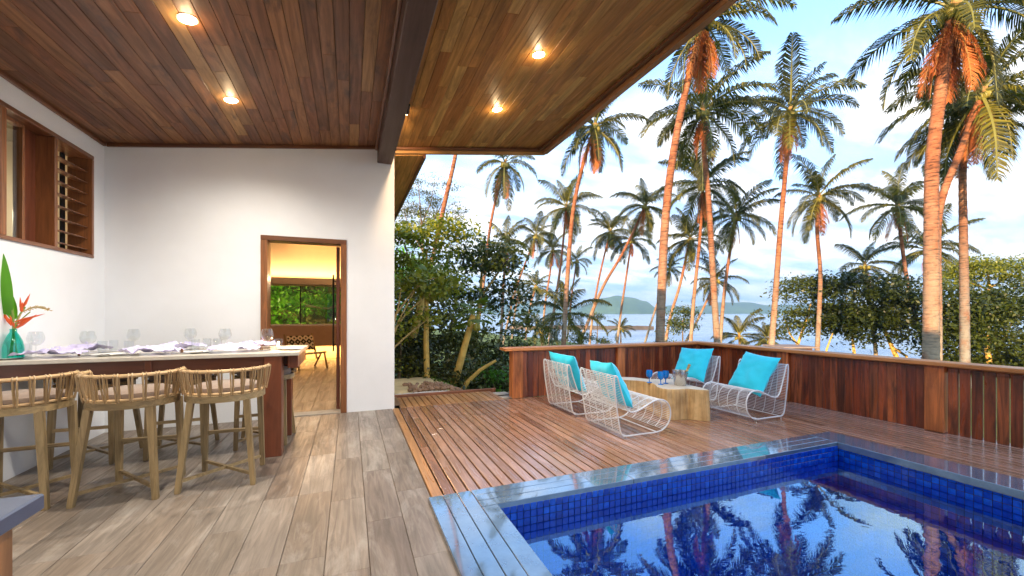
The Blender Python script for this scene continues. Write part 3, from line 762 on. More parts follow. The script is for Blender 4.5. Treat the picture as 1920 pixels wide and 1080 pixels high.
# ================================================================== DOWNLIGHTS
def downlight(x, y, label, e=92, group='round recessed ceiling lights'):
    z = cz(x) - .0005
    t_ = tag(ob('ceiling_light', None, None, (x, y, z), (0, -A_SL, 0)), label, 'ceiling light', group)
    MB().lathe([(.066,-.0),(.066,-.003),(.057,-.004),(.057,-.001)], 20).build('trim_ring', M['lampring'], t_, True)
    MB().lathe([(.0565,-.004),(.04,-.0075),(0,-.009)], 16).build('lens', M['lamp'], t_, True)
    link_light('halo', 'POINT', (0,0,-.06), .8, (1,.70,.38), t_, shadow_soft_size=.03)
    link_light('downlight', 'SPOT', (0,0,-.012), e, (1,.91,.78), t_, (0, A_SL, 0), spot_size=R(150), spot_blend=1.0, shadow_soft_size=.04)
downlight(-1.09, 3.61, 'recessed ceiling light nearest the viewer over the bar table')
downlight(-1.10, 4.82, 'recessed ceiling light over the bar table nearer the end wall')
downlight(1.70, 3.59, 'recessed eave light nearest the viewer over the deck')
downlight(1.68, 4.74, 'recessed eave light nearer the eave corner')
downlight(-1.09, 1.2, 'recessed ceiling light above the kitchen end of the terrace')
downlight(1.70, 1.2, 'recessed eave light above the end of the pool')
sp_ = thing('beam_spotlight', 'small black spotlight glowing on the side of the dark beam', 'spotlight', (.60, 4.75, 3.66))
MB().cbox(-.046, -.03, -.04, .04, -.05, .05, .004).build('mount', M['black'], sp_)
MB().tube([(0,-.05,.03),(0,.05,-.02)], .032, 12).build('lamp_body', M['black'], sp_, True)
MB().tube([(0,.0505,-.0205),(0,.054,-.022)], .027, 12).build('lens', M['lamp'], sp_, True)
link_light('beam_spot', 'SPOT', (0,.07,-.03), 25, (1,.66,.36), sp_, (R(70),0,0), spot_size=R(80), spot_blend=.8, shadow_soft_size=.03)

# ================================================================== BAR TABLE
TZ = .98; TX1 = -.45; TY0, TY1 = 4.38, 5.30
tb = thing('bar_table', 'long bar table with pale stone top and dark red brown timber frame', 'table')
MB().cbox(XL+.003, TX1, TY0, TY1, TZ-.035, TZ, .004).build('table_top', M['stone_top'], tb)
MB().cbox(XL+.004, -.745, TY0+.06, TY0+.10, TZ-.165, TZ-.036, .004).build('apron', M['tablew'], tb)
MB().cbox(XL+.004, -.745, TY1-.12, TY1-.08, TZ-.165, TZ-.036, .004).build('apron', M['tablew'], tb)
MB().cbox(-.745, -.60, TY0+.015, TY0+.16, 0, TZ-.036, .005).build('leg', M['tablez'], tb)
MB().cbox(-.745, -.60, TY1-.20, TY1-.06, 0, TZ-.036, .005).build('leg', M['tablez'], tb)
MB().cbox(-.56, -.47, TY0+.10, TY1-.06, TZ-.16, TZ-.036, .004).build('end_beam', M['tablez'], tb)
MB().cbox(-1.64, -1.59, TY0+.045, TY0+.059, TZ-.165, TZ-.036, .004).build('bracket', M['tablez'], tb)

# ---- bar stools
def ell(a, rx, ry): return (rx*math.sin(a), -ry*math.cos(a))
def make_stool():
    t = thing('bar_stool', 'x', 'bar stool', group='rattan backed bar stools round the bar table')
    feet = [(-.245,-.24),(.245,-.24),(-.215,.215),(.215,.215)]; tops = [(-.185,-.175),(.185,-.175),(-.20,.19),(.20,.19)]
    for (a, b) in zip(feet, tops):
        m = MB(); m.tube([(a[0],a[1],0),(a[0],a[1],.012),(b[0],b[1],.665)], [.022,.024,.030], 4, sq=True)
        m.build('leg', M['stool'], t)
    for i, j, n in ((0,3,'cross_bar'),(1,2,'cross_bar')):
        a, b = feet[i], feet[j]; dz = 0 if i == 0 else .001
        MB().tube([(a[0]*.93,a[1]*.93,.085+dz),(b[0]*.93,b[1]*.93,.085+dz)], .015, 4, sq=True).build(n, M['stoolx'], t)
    MB().tube([(-.21,.208,.33),(.21,.208,.33)], .018, 4, sq=True).build('foot_rail', M['stoolx'], t)
    # seat frame: curved band, D shaped
    N = 40; ring_o = []; 
    for k in range(N):
        a_ = 2*PI*k/N; x_, y_ = ell(a_, .275, .262); y_ = min(y_, .235); ring_o.append((x_, y_))
    m = MB(); vs = []; fs = []
    for (s_, z_) in ((1,.662),(1,.71),(.84,.71),(.84,.662)):
        for (x_, y_) in ring_o: vs.append((x_*s_, y_*s_, z_))
    for q in range(4):
        for k in range(N): fs.append((q*N+k, q*N+(k+1)%N, ((q+1)%4)*N+(k+1)%N, ((q+1)%4)*N+k))
    m.add(vs, fs).build('seat_frame', M['stoolx'], t, True)
    # cushion
    m = MB(); vs = []; fs = []
    lay = [(.80,.690),(.88,.712),(.90,.735),(.86,.765),(.70,.780),(.0,.785)]
    for s_, z_ in lay:
        for (x_, y_) in ring_o: vs.append((x_*s_, y_*s_+.01, z_))
    for q in range(len(lay)-1):
        for k in range(N): fs.append((q*N+k, q*N+(k+1)%N, (q+1)*N+(k+1)%N, (q+1)*N+k))
    m.add(vs, fs).build('seat_cushion', M['seatfab'], t, True)
    # rails
    def arc(rx, ry, z, a0, n=28): return [(*ell(-a0+2*a0*i/n, rx, ry), z) for i in range(n+1)]
    A = R(96)
    top = arc(.300,.292,.905,A)
    MB().tube(top, .0135, 8).build('top_rail', M['rattan2'], t, True)
    MB().tube(arc(.272,.258,.728,A), .010, 8).build('lower_rail', M['rattan2'], t, True)
    n = 14
    for i in range(n):
        a_ = -A + .04 + (2*A-.08)*i/(n-1)
        for dd in (-.03, .03):
            p0 = (*ell(a_+dd*.7, .285, .270), .715); p1 = (*ell(a_+dd, .309, .300), .84); p2 = (*ell(a_+dd*1.1, .315, .307), .905); p3 = (*ell(a_+dd*1.1, .300, .292), .921); p4 = (*ell(a_+dd*1.1, .285, .277), .903); p5 = (*ell(a_+dd*.6, .272, .252), .72)
            MB().tube([p0, p1, p2, p3, p4, p5], .0052, 5).build('rattan_strut', M['rattan'], t, True)
    return t
st0 = make_stool()
lab = ['rattan bar stool cut by the picture edge, in the front row below the vase',
       'middle rattan bar stool of the front row, feet farthest out on the floor',
       'rattan bar stool of the front row standing next to the table leg',
       'rattan bar stool behind the table nearest the doorway', 'middle rattan bar stool on the wall side of the table', 'rattan bar stool on the wall side in the room corner']
st0['label'] = lab[0]
pos = [(-2.20, 4.02, R(3)), (-1.53, 3.98, R(-6)), (-.945, 4.0, R(-2)), (-.83, 4.96, R(180)), (-1.54, 4.96, R(184)), (-2.19, 4.96, R(178))]
st0.location = (*pos[0][:2], 0); st0.rotation_euler = (0,0,pos[0][2])
for p, l in zip(pos[1:], lab[1:]): dup(st0, (p[0], p[1], 0), p[2], l)

# ---- things on the bar table
def glass_wine(x, y, label, s=1.0):
    t = thing('wine_glass', label, 'wine glass', (x, y, TZ), 0, 'wine glasses on the bar table')
    MB().lathe([(.0,.003),(.036,.003),(.038,.0),(.0,.0)][::-1], 20).build('foot', M['clear'], t, True)
    MB().lathe([(.012,.004),(.005,.014),(.004,.05),(.004,.088),(.010,.096)], 10).build('stem', M['clear'], t, True)
    MB().lathe([(.0,.094),(.022,.098),(.042,.115),(.054,.140),(.055,.160),(.048,.190),(.041,.212),(.0400,.2125),(.047,.190),(.0535,.160),(.0525,.140),(.041,.117),(.021,.1),(.0,.0965)], 24).build('bowl', M['clear'], t, True)
    return t
def wx(u, y):   # x on the sight line u at depth y
    a = (u-960)/F; return y*(sT+cT*a)/(cT-sT*a)
for u, y, l in ((67,4.72,'large wine glass beside the teal vase'),(165,4.70,'large wine glass in front of the corner of the room'),(250,5.10,'wine glass on the wall side above the middle stool'),
                (357,5.12,'wine glass on the wall side beside the two tumblers'),(422,4.92,'wine glass nearer the door just before the last napkin'),(501,4.66,'wine glass at the table end in front of the door jamb')):
    glass_wine(wx(u,y), y, l)
def tumbler(x, y, label, candle=False):
    t = thing('tumbler', label, 'tumbler', (x, y, TZ), 0, 'clear tumblers on the bar table')
    MB().lathe([(.0,.0),(.033,.0),(.037,.11),(.0355,.11),(.0315,.008),(.0,.008)], 20).build('glass_wall', M['clear'], t, True)
    return t
def candle(x, y, label):
    t = thing('tealight', label, 'candle', (x, y, TZ+.009), 0, 'lit candles in glasses on the bar table')
    MB().lathe([(0,0),(.024,0),(.024,.03),(0,.03)], 16).build('wax', M['candle'], t, True)
    MB().lathe([(0,.031),(.004,.036),(.005,.042),(.002,.052),(0,.056)], 8).build('flame', M['flame'], t, True)
    link_light('candle_glow', 'POINT', (0,0,.06), .8, (1,.6,.25), t, shadow_soft_size=.01)
for u, y, l, c_ in ((522,4.72,'tumbler holding a candle at the table end','tealight burning in the tumbler at the table end'),(49,4.80,'tumbler standing right behind the vase',None),
                 (192,4.95,'nearer of the tumblers between the napkins by the room corner',None),(213,5.05,'farther tumbler between the napkins by the room corner',None),
                 (242,4.90,'tumbler beside the wine glass above the middle stool',None),(388,5.05,'first of two tumblers standing side by side mid table',None),(408,5.0,'second of two tumblers standing side by side mid table',None),
                 (366,4.92,'tumbler under the wine glass in the middle of the table',None)):
    tumbler(wx(u,y), y, l)
    if c_: candle(wx(u,y), y, c_)
def napkin(x, y, rz, label, seed):
    rn = random.Random(seed); N = 22
    m = MB(); vs = []
    for i in range(N+1):
        for j in range(N+1):
            a_, b_ = i/N*2-1, j/N*2-1
            px_, py_ = a_*.20, b_*.13
            h = mn.noise(Vector((a_*2.1+seed, b_*2.4, seed))) * .05 + abs(mn.noise(Vector((a_*5+seed, b_*3.5, 3)))) * .05
            ex = mn.noise(Vector((a_*2, b_*2, seed+9)))
            z_ = .014 + max(0, h + .024) * (1-.5*abs(a_)**3)
            vs.append((px_*(1+.25*ex), py_*(1+.3*mn.noise(Vector((a_*2+4, b_*2, seed)))), z_))
    fs = [(i*(N+1)+j, (i+1)*(N+1)+j, (i+1)*(N+1)+j+1, i*(N+1)+j+1) for i in range(N) for j in range(N)]
    o = m.add(vs, fs).build('napkin', M['napkin'], None, True, (x, y, TZ+.004), (0,0,rz)); tag(o, label, 'napkin', 'lavender napkins on the bar table')
def plate(x, y, label):
    o = MB().lathe([(0,0),(.07,0),(.12,.012),(.121,.014),(.07,.004),(0,.004)], 32).build('plate', M['china'], None, True, (x, y, TZ)); tag(o, label, 'plate', 'pale plates on the bar table')
def flower(x, y, z, label, s=1):
    t = thing('frangipani_flower', label, 'flower', (x, y, z), 0, 'white flowers on the napkins')
    for k in range(5):
        a_ = 2*PI*k/5; m = MB(); pts = [(0,0),(.018,.011),(.036,.010),(.043,0),(.036,-.010),(.018,-.009)]
        m.add([(px_*s*math.cos(a_)-py_*s*math.sin(a_), px_*s*math.sin(a_)+py_*s*math.cos(a_), (.006+.35*px_)*s) for px_, py_ in pts], [(0,1,2,3,4,5)])
        m.build('petal', M['petal'], t)
    MB().lathe([(0,.004*s),(.011*s,.008*s),(.008*s,.014*s),(0,.015*s)], 8).build('flower_heart', M['petaly'], t, True)
for i, (u, y, rz, l) in enumerate(((98,4.60,.1,'lavender napkin nearest the teal vase'),(150,5.0,.5,'lavender napkin on the wall side by the room corner'),(285,4.62,-.1,'lavender napkin in front of the middle of the table'),
                   (335,5.02,.3,'lavender napkin on the wall side in the middle'),(440,4.62,.2,'lavender napkin nearest the table leg'),(478,5.02,-.3,'lavender napkin on the wall side by the doorway'))):
    xx_ = wx(u, y); napkin(xx_, y, rz, l, i*3.7+1)
    flower(xx_+.02, y-.03, TZ+.055, 'white flower lying on the ' + l.replace('lavender ', ''), 1.0)
for u, y, l in ((12,4.55,'plate under the vase end of the table'),(205,4.62,'plate between the first and second napkin'),(372,4.62,'plate between the second and third napkin'),(545,4.72,'small plate at the bare end of the table')):
    plate(wx(u,y), y, l)
for u, y, rz, l in ((165,4.52,.5,'bronze fork beside the first napkin'),(178,4.55,.45,'bronze knife beside the plate nearer the vase'),(345,4.52,.5,'bronze fork between the middle place settings'),(358,4.55,.4,'bronze knife between the middle place settings'),(488,4.56,.5,'bronze fork by the last wine glass'),(235,4.52,.3,'bronze spoon left of the middle napkin')):
    m = MB(); m.tube([(-.09,0,.006),(-.02,0,.010),(.04,0,.006),(.09,0,.008)], [.004,.003,.005,.009], 6)
    o = m.build('cutlery', M['cutlery'], None, True, (wx(u,y), y, TZ), (0,0,rz)); tag(o, l, 'cutlery', 'bronze cutlery on the bar table')
for u, y, l in ((148,4.55,'dark napkin ring beside the first napkin'),(341,4.60,'dark napkin ring beside the middle napkin'),(490,4.60,'dark napkin ring beside the last napkin')):
    o = MB().tube([(0,.02*math.cos(a_*.6283),.02+.02*math.sin(a_*.6283)) for a_ in range(10)], .006, 6, closed=True).build('napkin_ring', M['napring'], None, True, (wx(u,y), y, TZ+.002), (0,0,.6)); tag(o, l, 'napkin ring')

# vase and flowers
VY = 4.56; VX = wx(25, VY)
vz = thing('vase', 'teal glass bottle vase at the far end of the bar table', 'vase', (VX, VY, TZ))
MB().lathe([(0,0),(.055,0),(.060,.01),(.060,.09),(.052,.14),(.034,.19),(.021,.215),(.020,.235),(.024,.242),(.021,.242),(.017,.235),(.018,.215),(.031,.188),(.049,.138),(.057,.09),(.057,.012),(0,.012)], 28).build('vase_body', M['teal'], vz, True)
fw = thing('heliconia_stems', 'orange heliconia blooms and a tall green banana leaf in the teal vase', 'flowers', (VX, VY, TZ))
def stem(pts, r, mat, name, par=fw): return MB().tube(pts, r, 6).build(name, M[mat], par, True)
stem([(-.02,0,.02),(0,0,.2),(.0,0,.34),(-.02,0,.50)], .007, 'stem', 'stem')
stem([(.03,-.01,.02),(.0,0,.22),(.03,0,.34),(.07,0,.42)], .006, 'stem', 'stem')
stem([(-.01,.01,.02),(0,0,.2),(.02,.02,.30),(.10,.0,.38)], .004, 'stem', 'stem')
def blade(base, tip, w, bend, mat, name, par=fw, n=14, fold=.25):
    b0, t0 = Vector(base), Vector(tip); d = t0-b0; side = d.cross(Vector((.25,-1,.1))).normalized(); nrm = side.cross(d).normalized()
    m = MB(); vs = []
    for i in range(n+1):
        s_ = i/n; c_ = b0 + d*s_ + nrm*bend*math.sin(PI*s_); ww = w*(math.sin(PI*min(1,s_*.94+.06))**.6)*(1-.25*s_)
        if i == n: ww = .001
        vs += [c_ - side*ww + nrm*fold*ww, c_, c_ + side*ww + nrm*fold*ww]
    fs = []
    for i in range(n): a_ = i*3; fs += [(a_,a_+1,a_+4,a_+3),(a_+1,a_+2,a_+5,a_+4)]
    return m.add(vs, fs).build(name, M[mat], par, True)
blade((-.03,0,.36),(-.065,-.01,.87),.056,.03,'bleaf','banana_leaf')
blade((.0,.01,.32),(-.10,.02,.66),.045,-.02,'bleaf','banana_leaf')
def spike(b, t, r, par=fw):
    b, t = Vector(b), Vector(t); m = MB(); m.tube([b, b+(t-b)*.25, b+(t-b)*.7, t], [r*.5, r, r*.6, .0006], 6); m.build('bract', M['orange'], par, True)
for b, t, r in (((-.01,0,.27),(-.085,0,.42),.012),((-.01,0,.30),(-.075,0,.36),.010),((.01,0,.30),(.19,0,.365),.010),((.02,0,.25),(.14,0,.36),.013),((.045,0,.40),(.04,0,.50),.008),((.06,0,.42),(.10,0,.53),.009),((.05,0,.38),(.055,0,.46),.013),((.01,0,.25),(-.02,0,.35),.011),((.02,0,.28),(.12,0,.34),.008)): spike(b, t, r)
stem([(.0,0,.24),(.05,0,.38),(.12,0,.42),(.2,0,.405)], .005, 'seedst', 'seed_stalk')
rs_ = random.Random(3); sm = MB()
for k in range(46):
    q = rs_.random(); c_ = Vector((.05+.17*q, 0, .385+.03*math.sin(q*3))); d_ = Vector((rs_.uniform(-.2,1), rs_.uniform(-.6,.6), rs_.uniform(-.5,1))).normalized()*.022
    sm.tube([c_, c_+d_*.6, c_+d_], [.001,.004,.0005], 4)
sm.build('seed_head', M['seedst'], fw)

# kitchen counter corner
kc = thing('kitchen_counter', 'corner of a counter with dark blue grey stone top and orange timber side', 'counter')
MB().cbox(-2.4, -.71, -.6, 1.385, .86, .90, .004).build('counter_top', M['counter'], kc)
MB().cbox(-2.36, -.745, -.56, 1.345, 0, .859, .004).build('side_panel', M['cpanel'], kc)

# ================================================================== LOUNGE CHAIRS
prof = [(-.34,.665),(-.33,.50),(-.31,.35),(-.285,.20),(-.262,.085),(-.235,.045),(-.19,.032),(-.05,.032),(.10,.032),(.22,.032),(.315,.055),(.385,.12),(.415,.20),(.405,.29),(.36,.355),(.29,.385),(.21,.385),(.12,.355),(.02,.310),(-.07,.283),(-.135,.285),(-.18,.33),(-.215,.41),(-.255,.52),(-.285,.62),(-.30,.665),(-.32,.682)]
def smooth(pts, k=4):
    """closed Catmull-Rom"""
    n = len(pts); out = []
    for i in range(n):
        p0, p1, p2, p3 = (Vector(pts[(i+j-1)%n]) for j in range(4))
        for q in range(k):
            t = q/k; out.append(.5*((2*p1)+(p2-p0)*t+(2*p0-5*p1+4*p2-p3)*t*t+(3*p1-p0-3*p2+p3)*t**3))
    return out
def make_lounge():
    t = thing('lounge_chair', 'x', 'lounge chair', group='white wire lounge chairs round the stump table')
    sp2 = smooth([(a_, b_) for a_, b_ in prof], 3); HW = .34
    for s_ in (-1, 1):
        MB().tube([(p[0], s_*HW, p[1]) for p in sp2], .0085, 7, closed=True).build('side_frame', M['white_wire'], t, True)
    # inner ribs follow the woven shell but leave the floor open
    shell = [p for p in sp2]
    n = len(shell)
    lo = [i for i, p in enumerate(shell) if p[1] < .06 and -.22 < p[0] < .31]
    i0 = max(lo)+1; seq = [shell[(i0+k) % n] for k in range(n-len(lo))]
    for yy in (-.204,-.068,.068,.204):
        MB().tube([(p[0], yy, p[1]) for p in seq], .0045, 5).build('rib', M['white_wire'], t, True)
    # cross wires at even spacing along the shell
    ln = [0]
    for a_, b_ in zip(seq[:-1], seq[1:]): ln.append(ln[-1] + (Vector(b_)-Vector(a_)).length)
    m = MB(); s_ = 0; sp = .0205
    while s_ < ln[-1]:
        j = max(k for k in range(len(ln)) if ln[k] <= s_); j = min(j, len(seq)-2)
        f_ = (s_-ln[j])/(ln[j+1]-ln[j]); p = Vector(seq[j]).lerp(Vector(seq[j+1]), f_)
        m.tube([(p[0], -HW, p[1]), (p[0], HW, p[1])], .0028, 4, cap=False); s_ += sp
    kind(m.build('wire_weave', M['white_wire'], t), 'stuff')
    for x_ in (-.19, .22): MB().tube([(x_,-HW,.034),(x_,HW,.034)], .007, 6).build('floor_bar', M['white_wire'], t, True)
    for x_ in (-.20, .24):
        for y_ in (-HW, HW): MB().tube([(x_,y_,0),(x_,y_,.03)], .009, 8).build('foot', M['steel'], t, True)
    return t
lc0 = make_lounge()
lcs = [(2.94, 3.97, 0, 'white wire lounge chair turned away, nearest the pool and the deck end'), (2.94, 4.98, 0, 'white wire lounge chair turned away, nearest the end post of the fence'),
       (4.93, 3.95, PI, 'white wire lounge chair facing us, close to the pool side fence'), (4.93, 5.0, PI, 'white wire lounge chair facing us, in the fence corner')]
lc0['label'] = lcs[0][3]; lc0.location = (lcs[0][0], lcs[0][1], 0)
for x_, y_, rz, l in lcs[1:]: dup(lc0, (x_, y_, 0), rz, l)
def cushion_mesh(seed):
    N = 22; m = MB(); vs = []; w = .28
    for side in (1, -1):
        for i in range(N+1):
            for j in range(N+1):
                a_, b_ = i/N*2-1, j/N*2-1
                th = .082*((1-a_**4)*(1-b_**4))**.55
                pin = 1 - .10*(1-abs(b_)**3 if True else 0)*abs(a_)**2*0
                px_ = a_*w*(1-.07*(1-b_*b_)); py_ = b_*w*(1-.07*(1-a_*a_))
                wr = (mn.noise(Vector((a_*2.2+seed, b_*2.2, side*3)))*.018 + mn.noise(Vector((a_*7+seed, b_*3.5, side*5)))*.006) * min(1, th/.03)
                vs.append((px_, py_, side*(th+wr)))
    o = (N+1)**2; fs = []
    for i in range(N):
        for j in range(N):
            q = (i*(N+1)+j, (i+1)*(N+1)+j, (i+1)*(N+1)+j+1, i*(N+1)+j+1); fs.append(q); fs.append(tuple(x_+o for x_ in q[::-1]))
    return m.add(vs, fs).mesh('cushion', M['aqua'], True)
for i, ((x_, y_, rz, l), lb) in enumerate(zip(lcs, ('aqua cushion leaning in the turned away chair nearest the pool', 'aqua cushion in the turned away chair by the end post', 'large aqua cushion standing on its edge in the chair by the pool side fence', 'aqua cushion in the chair in the fence corner'))):
    f_ = 1 if rz == 0 else -1; lean = R(64) if f_ > 0 else R(60); s_ = 1.0 if f_ > 0 else 1.02
    o = ob('cushion', cushion_mesh(i*5.3), None, (x_ + f_*(-.135 if f_ > 0 else -.11), y_+(.02 if f_ > 0 else -.02), .545), (R(4 if i % 2 else -5), -lean*f_ if f_ < 0 else lean*1, 0))
    o.rotation_euler = (0, 0, 0); o.rotation_mode = 'QUATERNION'
    from mathutils import Quaternion
    o.rotation_quaternion = Quaternion((0,0,1), rz + (R(8) if i % 2 else R(-6))) @ Quaternion((0,1,0), lean) @ Quaternion((0,0,1), R(3 if i % 2 else -4))
    o.scale = (s_, s_, s_); tag(o, lb, 'cushion', 'aqua cushions on the lounge chairs')

# ================================================================== STUMP TABLE
outl = [(3.50,5.08),(3.55,4.97),(3.66,4.90),(3.80,4.80),(3.85,4.66),(3.83,4.50),(3.77,4.36),(3.71,4.24),(3.71,4.12),(3.76,4.06),(3.86,4.03),(3.95,4.02),(4.03,3.97),(4.10,3.89),(4.17,3.85),(4.22,3.90),(4.24,4.02),(4.24,4.18),(4.27,4.32),(4.36,4.42),(4.44,4.54),(4.42,4.68),(4.32,4.76),(4.18,4.80),(4.06,4.88),(3.98,5.02),(3.86,5.14),(3.70,5.20),(3.56,5.18)]
oc = Vector((3.98, 4.5)); sm_ = smooth(outl, 5); n = len(sm_)
m = MB(); vs = []; levels = [0, .04, .12, .2, .28, .34, .372, .384]
for li, z_ in enumerate(levels):
    for k, p in enumerate(sm_):
        q = k/n*60
        fl_ = mn.noise(Vector((q*.9, z_*1.2, 1)))*.022 + mn.noise(Vector((q*2.6, z_*2, 5)))*.008
        shr = -.02*(z_/.38) - (.006 if z_ > .38 else 0)
        d_ = (Vector(p)-oc).normalized()*(fl_+shr); vs.append((p[0]+d_[0]-oc.x, p[1]+d_[1]-oc.y, z_))
fs = [(l*n+k, l*n+(k+1)%n, (l+1)*n+(k+1)%n, (l+1)*n+k) for l in range(len(levels)-1) for k in range(n)]
m.add(vs, fs)
top = [((len(levels)-1)*n+k) for k in range(n)]
sk = thing('stump_table', 'low pale coffee table cut from a lobed tree stump', 'table', (oc.x, oc.y, .002))
# reverse winding if needed is irrelevant for shading; top is its own part
m.build('stump_side', M['stump'], sk, True)
tp = MB(); tp.add([vs[i] for i in top], [tuple(range(n))]); tp.build('stump_top', M['stumptop'], sk)
SZ = .387
def goblet(x_, y_, label):
    t = thing('goblet', label, 'goblet', (x_, y_, SZ), 0, 'blue goblets on the stump table')
    MB().lathe([(0,0),(.036,0),(.036,.005),(.006,.012),(.0065,.05),(.011,.062)], 18).build('stem', M['blueg'], t, True)
    MB().lathe([(.008,.063),(.03,.075),(.042,.10),(.044,.13),(.040,.172),(.038,.172),(.0415,.13),(.0395,.102),(.028,.078),(0,.068)], 22).build('bowl', M['blueg'], t, True)
goblet(3.86, 4.58, 'blue goblet standing apart from the other two'); goblet(3.90, 4.40, 'front blue goblet of the close pair'); goblet(4.02, 4.44, 'blue goblet standing closest to the ice bucket')
ib = thing('ice_bucket', 'brushed steel ice bucket on the stump table', 'ice bucket', (4.10, 4.26, SZ))
MB().lathe([(0,0),(.072,0),(.076,.004),(.093,.185),(.100,.190),(.100,.196),(.092,.194),(.074,.01),(0,.008)], 32).build('bucket_body', M['steel'], ib, True)
for s_ in (-1, 1): MB().tube([(s_*.088,-.02,.16),(s_*.118,-.02,.15),(s_*.122,0,.14),(s_*.118,.02,.15),(s_*.088,.02,.16)], .005, 6).build('handle', M['steel'], ib, True)
bo = thing('wine_bottle', 'bottle with a gold foil neck leaning in the ice bucket', 'bottle', (4.115, 4.26, SZ+.012))
bo.rotation_euler = (0, R(24), R(-20))
MB().lathe([(0,0),(.036,0),(.038,.005),(.038,.10),(.030,.14),(.015,.17)], 20).build('bottle_body', M['darkglass'], bo, True)
MB().lathe([(.0152,.165),(.0155,.20),(.015,.265),(.018,.27),(.018,.29),(0,.293)], 16).build('foil_neck', M['gold'], bo, True)

# ================================================================== GROUND, SEA, ISLANDS
GZ, SEAZ = -1.6, -2.6
def sstep(a_, b_, x_): 
    t = min(1, max(0, (x_-a_)/(b_-a_))); return t*t*(3-2*t)
SH = [(-40, 52), (0, 45), (12.5, 39.0), (16.1, 35.4), (22.1, 33.7), (28, 29.5), (35.4, 24.6), (51, 23.3), (90, 18), (400, -60)]
def shore(y):
    for (a_, b_), (c_, d_) in zip(SH[:-1], SH[1:]):
        if a_ <= y <= c_: return b_ + (d_-b_)*(y-a_)/(c_-a_)
    return SH[0][1] if y < SH[0][0] else SH[-1][1]
def gz(x_, y_):
    if -6 < x_ < 6.6 and y_ < 6.5: base = -1.9
    else: base = GZ
    b = sstep(4.6, 1.4, x_) * (1 - .6*sstep(8.8, 11.5, y_)) * sstep(6.0, 6.9, y_) * (1-sstep(14, 30, y_))
    z = base + b*(1.62 + (GZ-base))
    z += .05*mn.noise(Vector((x_*.5, y_*.5, 0))) + .12*mn.noise(Vector((x_*.08, y_*.08, 2)))
    s_ = x_ - shore(y_)
    z -= max(0, s_+3)*.22
    return max(z, -4.5)
def axis(a_, b_, fine0, fine1, f_, c_):
    r_ = []; q = a_
    while q < b_: r_.append(q); q += f_ if fine0 <= q < fine1 else c_
    r_.append(b_); return r_
gx = axis(-60, 70, -1, 7, .25, 2.0); gy = axis(-40, 200, 5.5, 14, .25, 2.0)
m = MB(); m.add([(x_, y_, gz(x_, y_)) for x_ in gx for y_ in gy], [(i*len(gy)+j, (i+1)*len(gy)+j, (i+1)*len(gy)+j+1, i*len(gy)+j+1) for i in range(len(gx)-1) for j in range(len(gy)-1)])
ground = m.mesh('ground', [M['lawn'], M['sand']], True)
mi = []
for p in ground.polygons:
    c_ = p.center; sand = (c_.x < 1.75 + .5*mn.noise(Vector((c_.x, c_.y, 4))) and 6 < c_.y < 9.6 + .6*mn.noise(Vector((c_.x*1.3, c_.y, 8)))) or (c_.x - shore(c_.y) > -2.2)
    mi.append(1 if sand else 0)
ground.polygons.foreach_set('material_index', mi)
kind(ob('ground', ground), 'structure')
kind(MB().add([(-3000,-200,SEAZ),(4200,-200,SEAZ),(4200,4300,SEAZ),(-3000,4300,SEAZ)], [(0,1,2,3)]).build('sea', M['sea']), 'structure')

def island(name, label, us, d, top, seed):
    """ridge line sampled by (bearing u, height v) at distance d"""
    m = MB(); NX_, NY_ = 90, 16; vs = []
    for i in range(NX_+1):
        u = us[0] + (us[-1]-us[0])*i/NX_
        k = max(q for q in range(len(us)-1) if us[q] <= u+1e-6); f_ = (u-us[k])/(us[k+1]-us[k]); f_ = f_*f_*(3-2*f_); v = top[k]+(top[k+1]-top[k])*f_
        for j in range(NY_+1):
            t = j/NY_; dd = d*(1+.16*(t-.5)); p = at(u, V0, dd)
            hh = ((V0-v)/F*d + H + 2)*1.0; prof_ = math.sin(PI*t)**.8
            nz = (mn.fractal(Vector((p.x*.004+seed, p.y*.004, seed)), .9, 2.1, 5))*.22
            vs.append((p.x, p.y, SEAZ - 1 + hh*prof_*(1+nz*(1-.0*prof_))))
    fs = [(i*(NY_+1)+j, (i+1)*(NY_+1)+j, (i+1)*(NY_+1)+j+1, i*(NY_+1)+j+1) for i in range(NX_) for j in range(NY_)]
    o = m.add(vs, fs).build(name, M['island'], None, True); kind(o, 'structure')
island('island_hills', '', [1075,1100,1130,1155,1185,1210,1232,1250], 1900, [586,569,559,556,560,566,577,587], 2)
island('island_hills', '', [1205,1235,1262,1290,1320,1350,1400,1450,1500,1560,1640,1760,1900], 2300, [586,576,573,576,571,566,567,570,573,572,577,580,586], 7)
island('island_hills', '', [900,950,1000,1050,1100,1180], 3300, [578,568,566,569,574,584], 11)

# breakwater
bwk = MB(); A_, B_ = at(960, 600, 100), at(1226, 600, 97)
nb = 46
for k in range(nb):
    a_ = A_.lerp(B_, k/nb); b_ = A_.lerp(B_, (k+1)/nb); h = -1.72 + random.Random(k).uniform(-.12,.1)
    bwk.add([(a_.x,a_.y,-3.4),(b_.x,b_.y,-3.4),(b_.x,b_.y+2,-3.4),(a_.x,a_.y+2,-3.4),(a_.x,a_.y,h),(b_.x,b_.y,h),(b_.x,b_.y+2,h),(a_.x,a_.y+2,h)], [(0,3,2,1),(4,5,6,7),(0,1,5,4),(1,2,6,5),(2,3,7,6),(3,0,4,7)])
tag(bwk.build('breakwater', M['hull']), 'long low dark stone breakwater out in the sea', 'breakwater')
# hut behind the fence
hp = at(1480, 640, 19.5)
ht = thing('beach_hut', 'small red brown hut roof behind the fence under the trees', 'hut', (hp.x, hp.y, GZ), -TH)
MB().box(-.55,.65,-.6,.6,0,1.32).build('wall', M['hutwall'], ht); MB().cbox(-.8,.85,-.8,.8,1.33,1.40,.01).build('roof', M['hutroof'], ht)

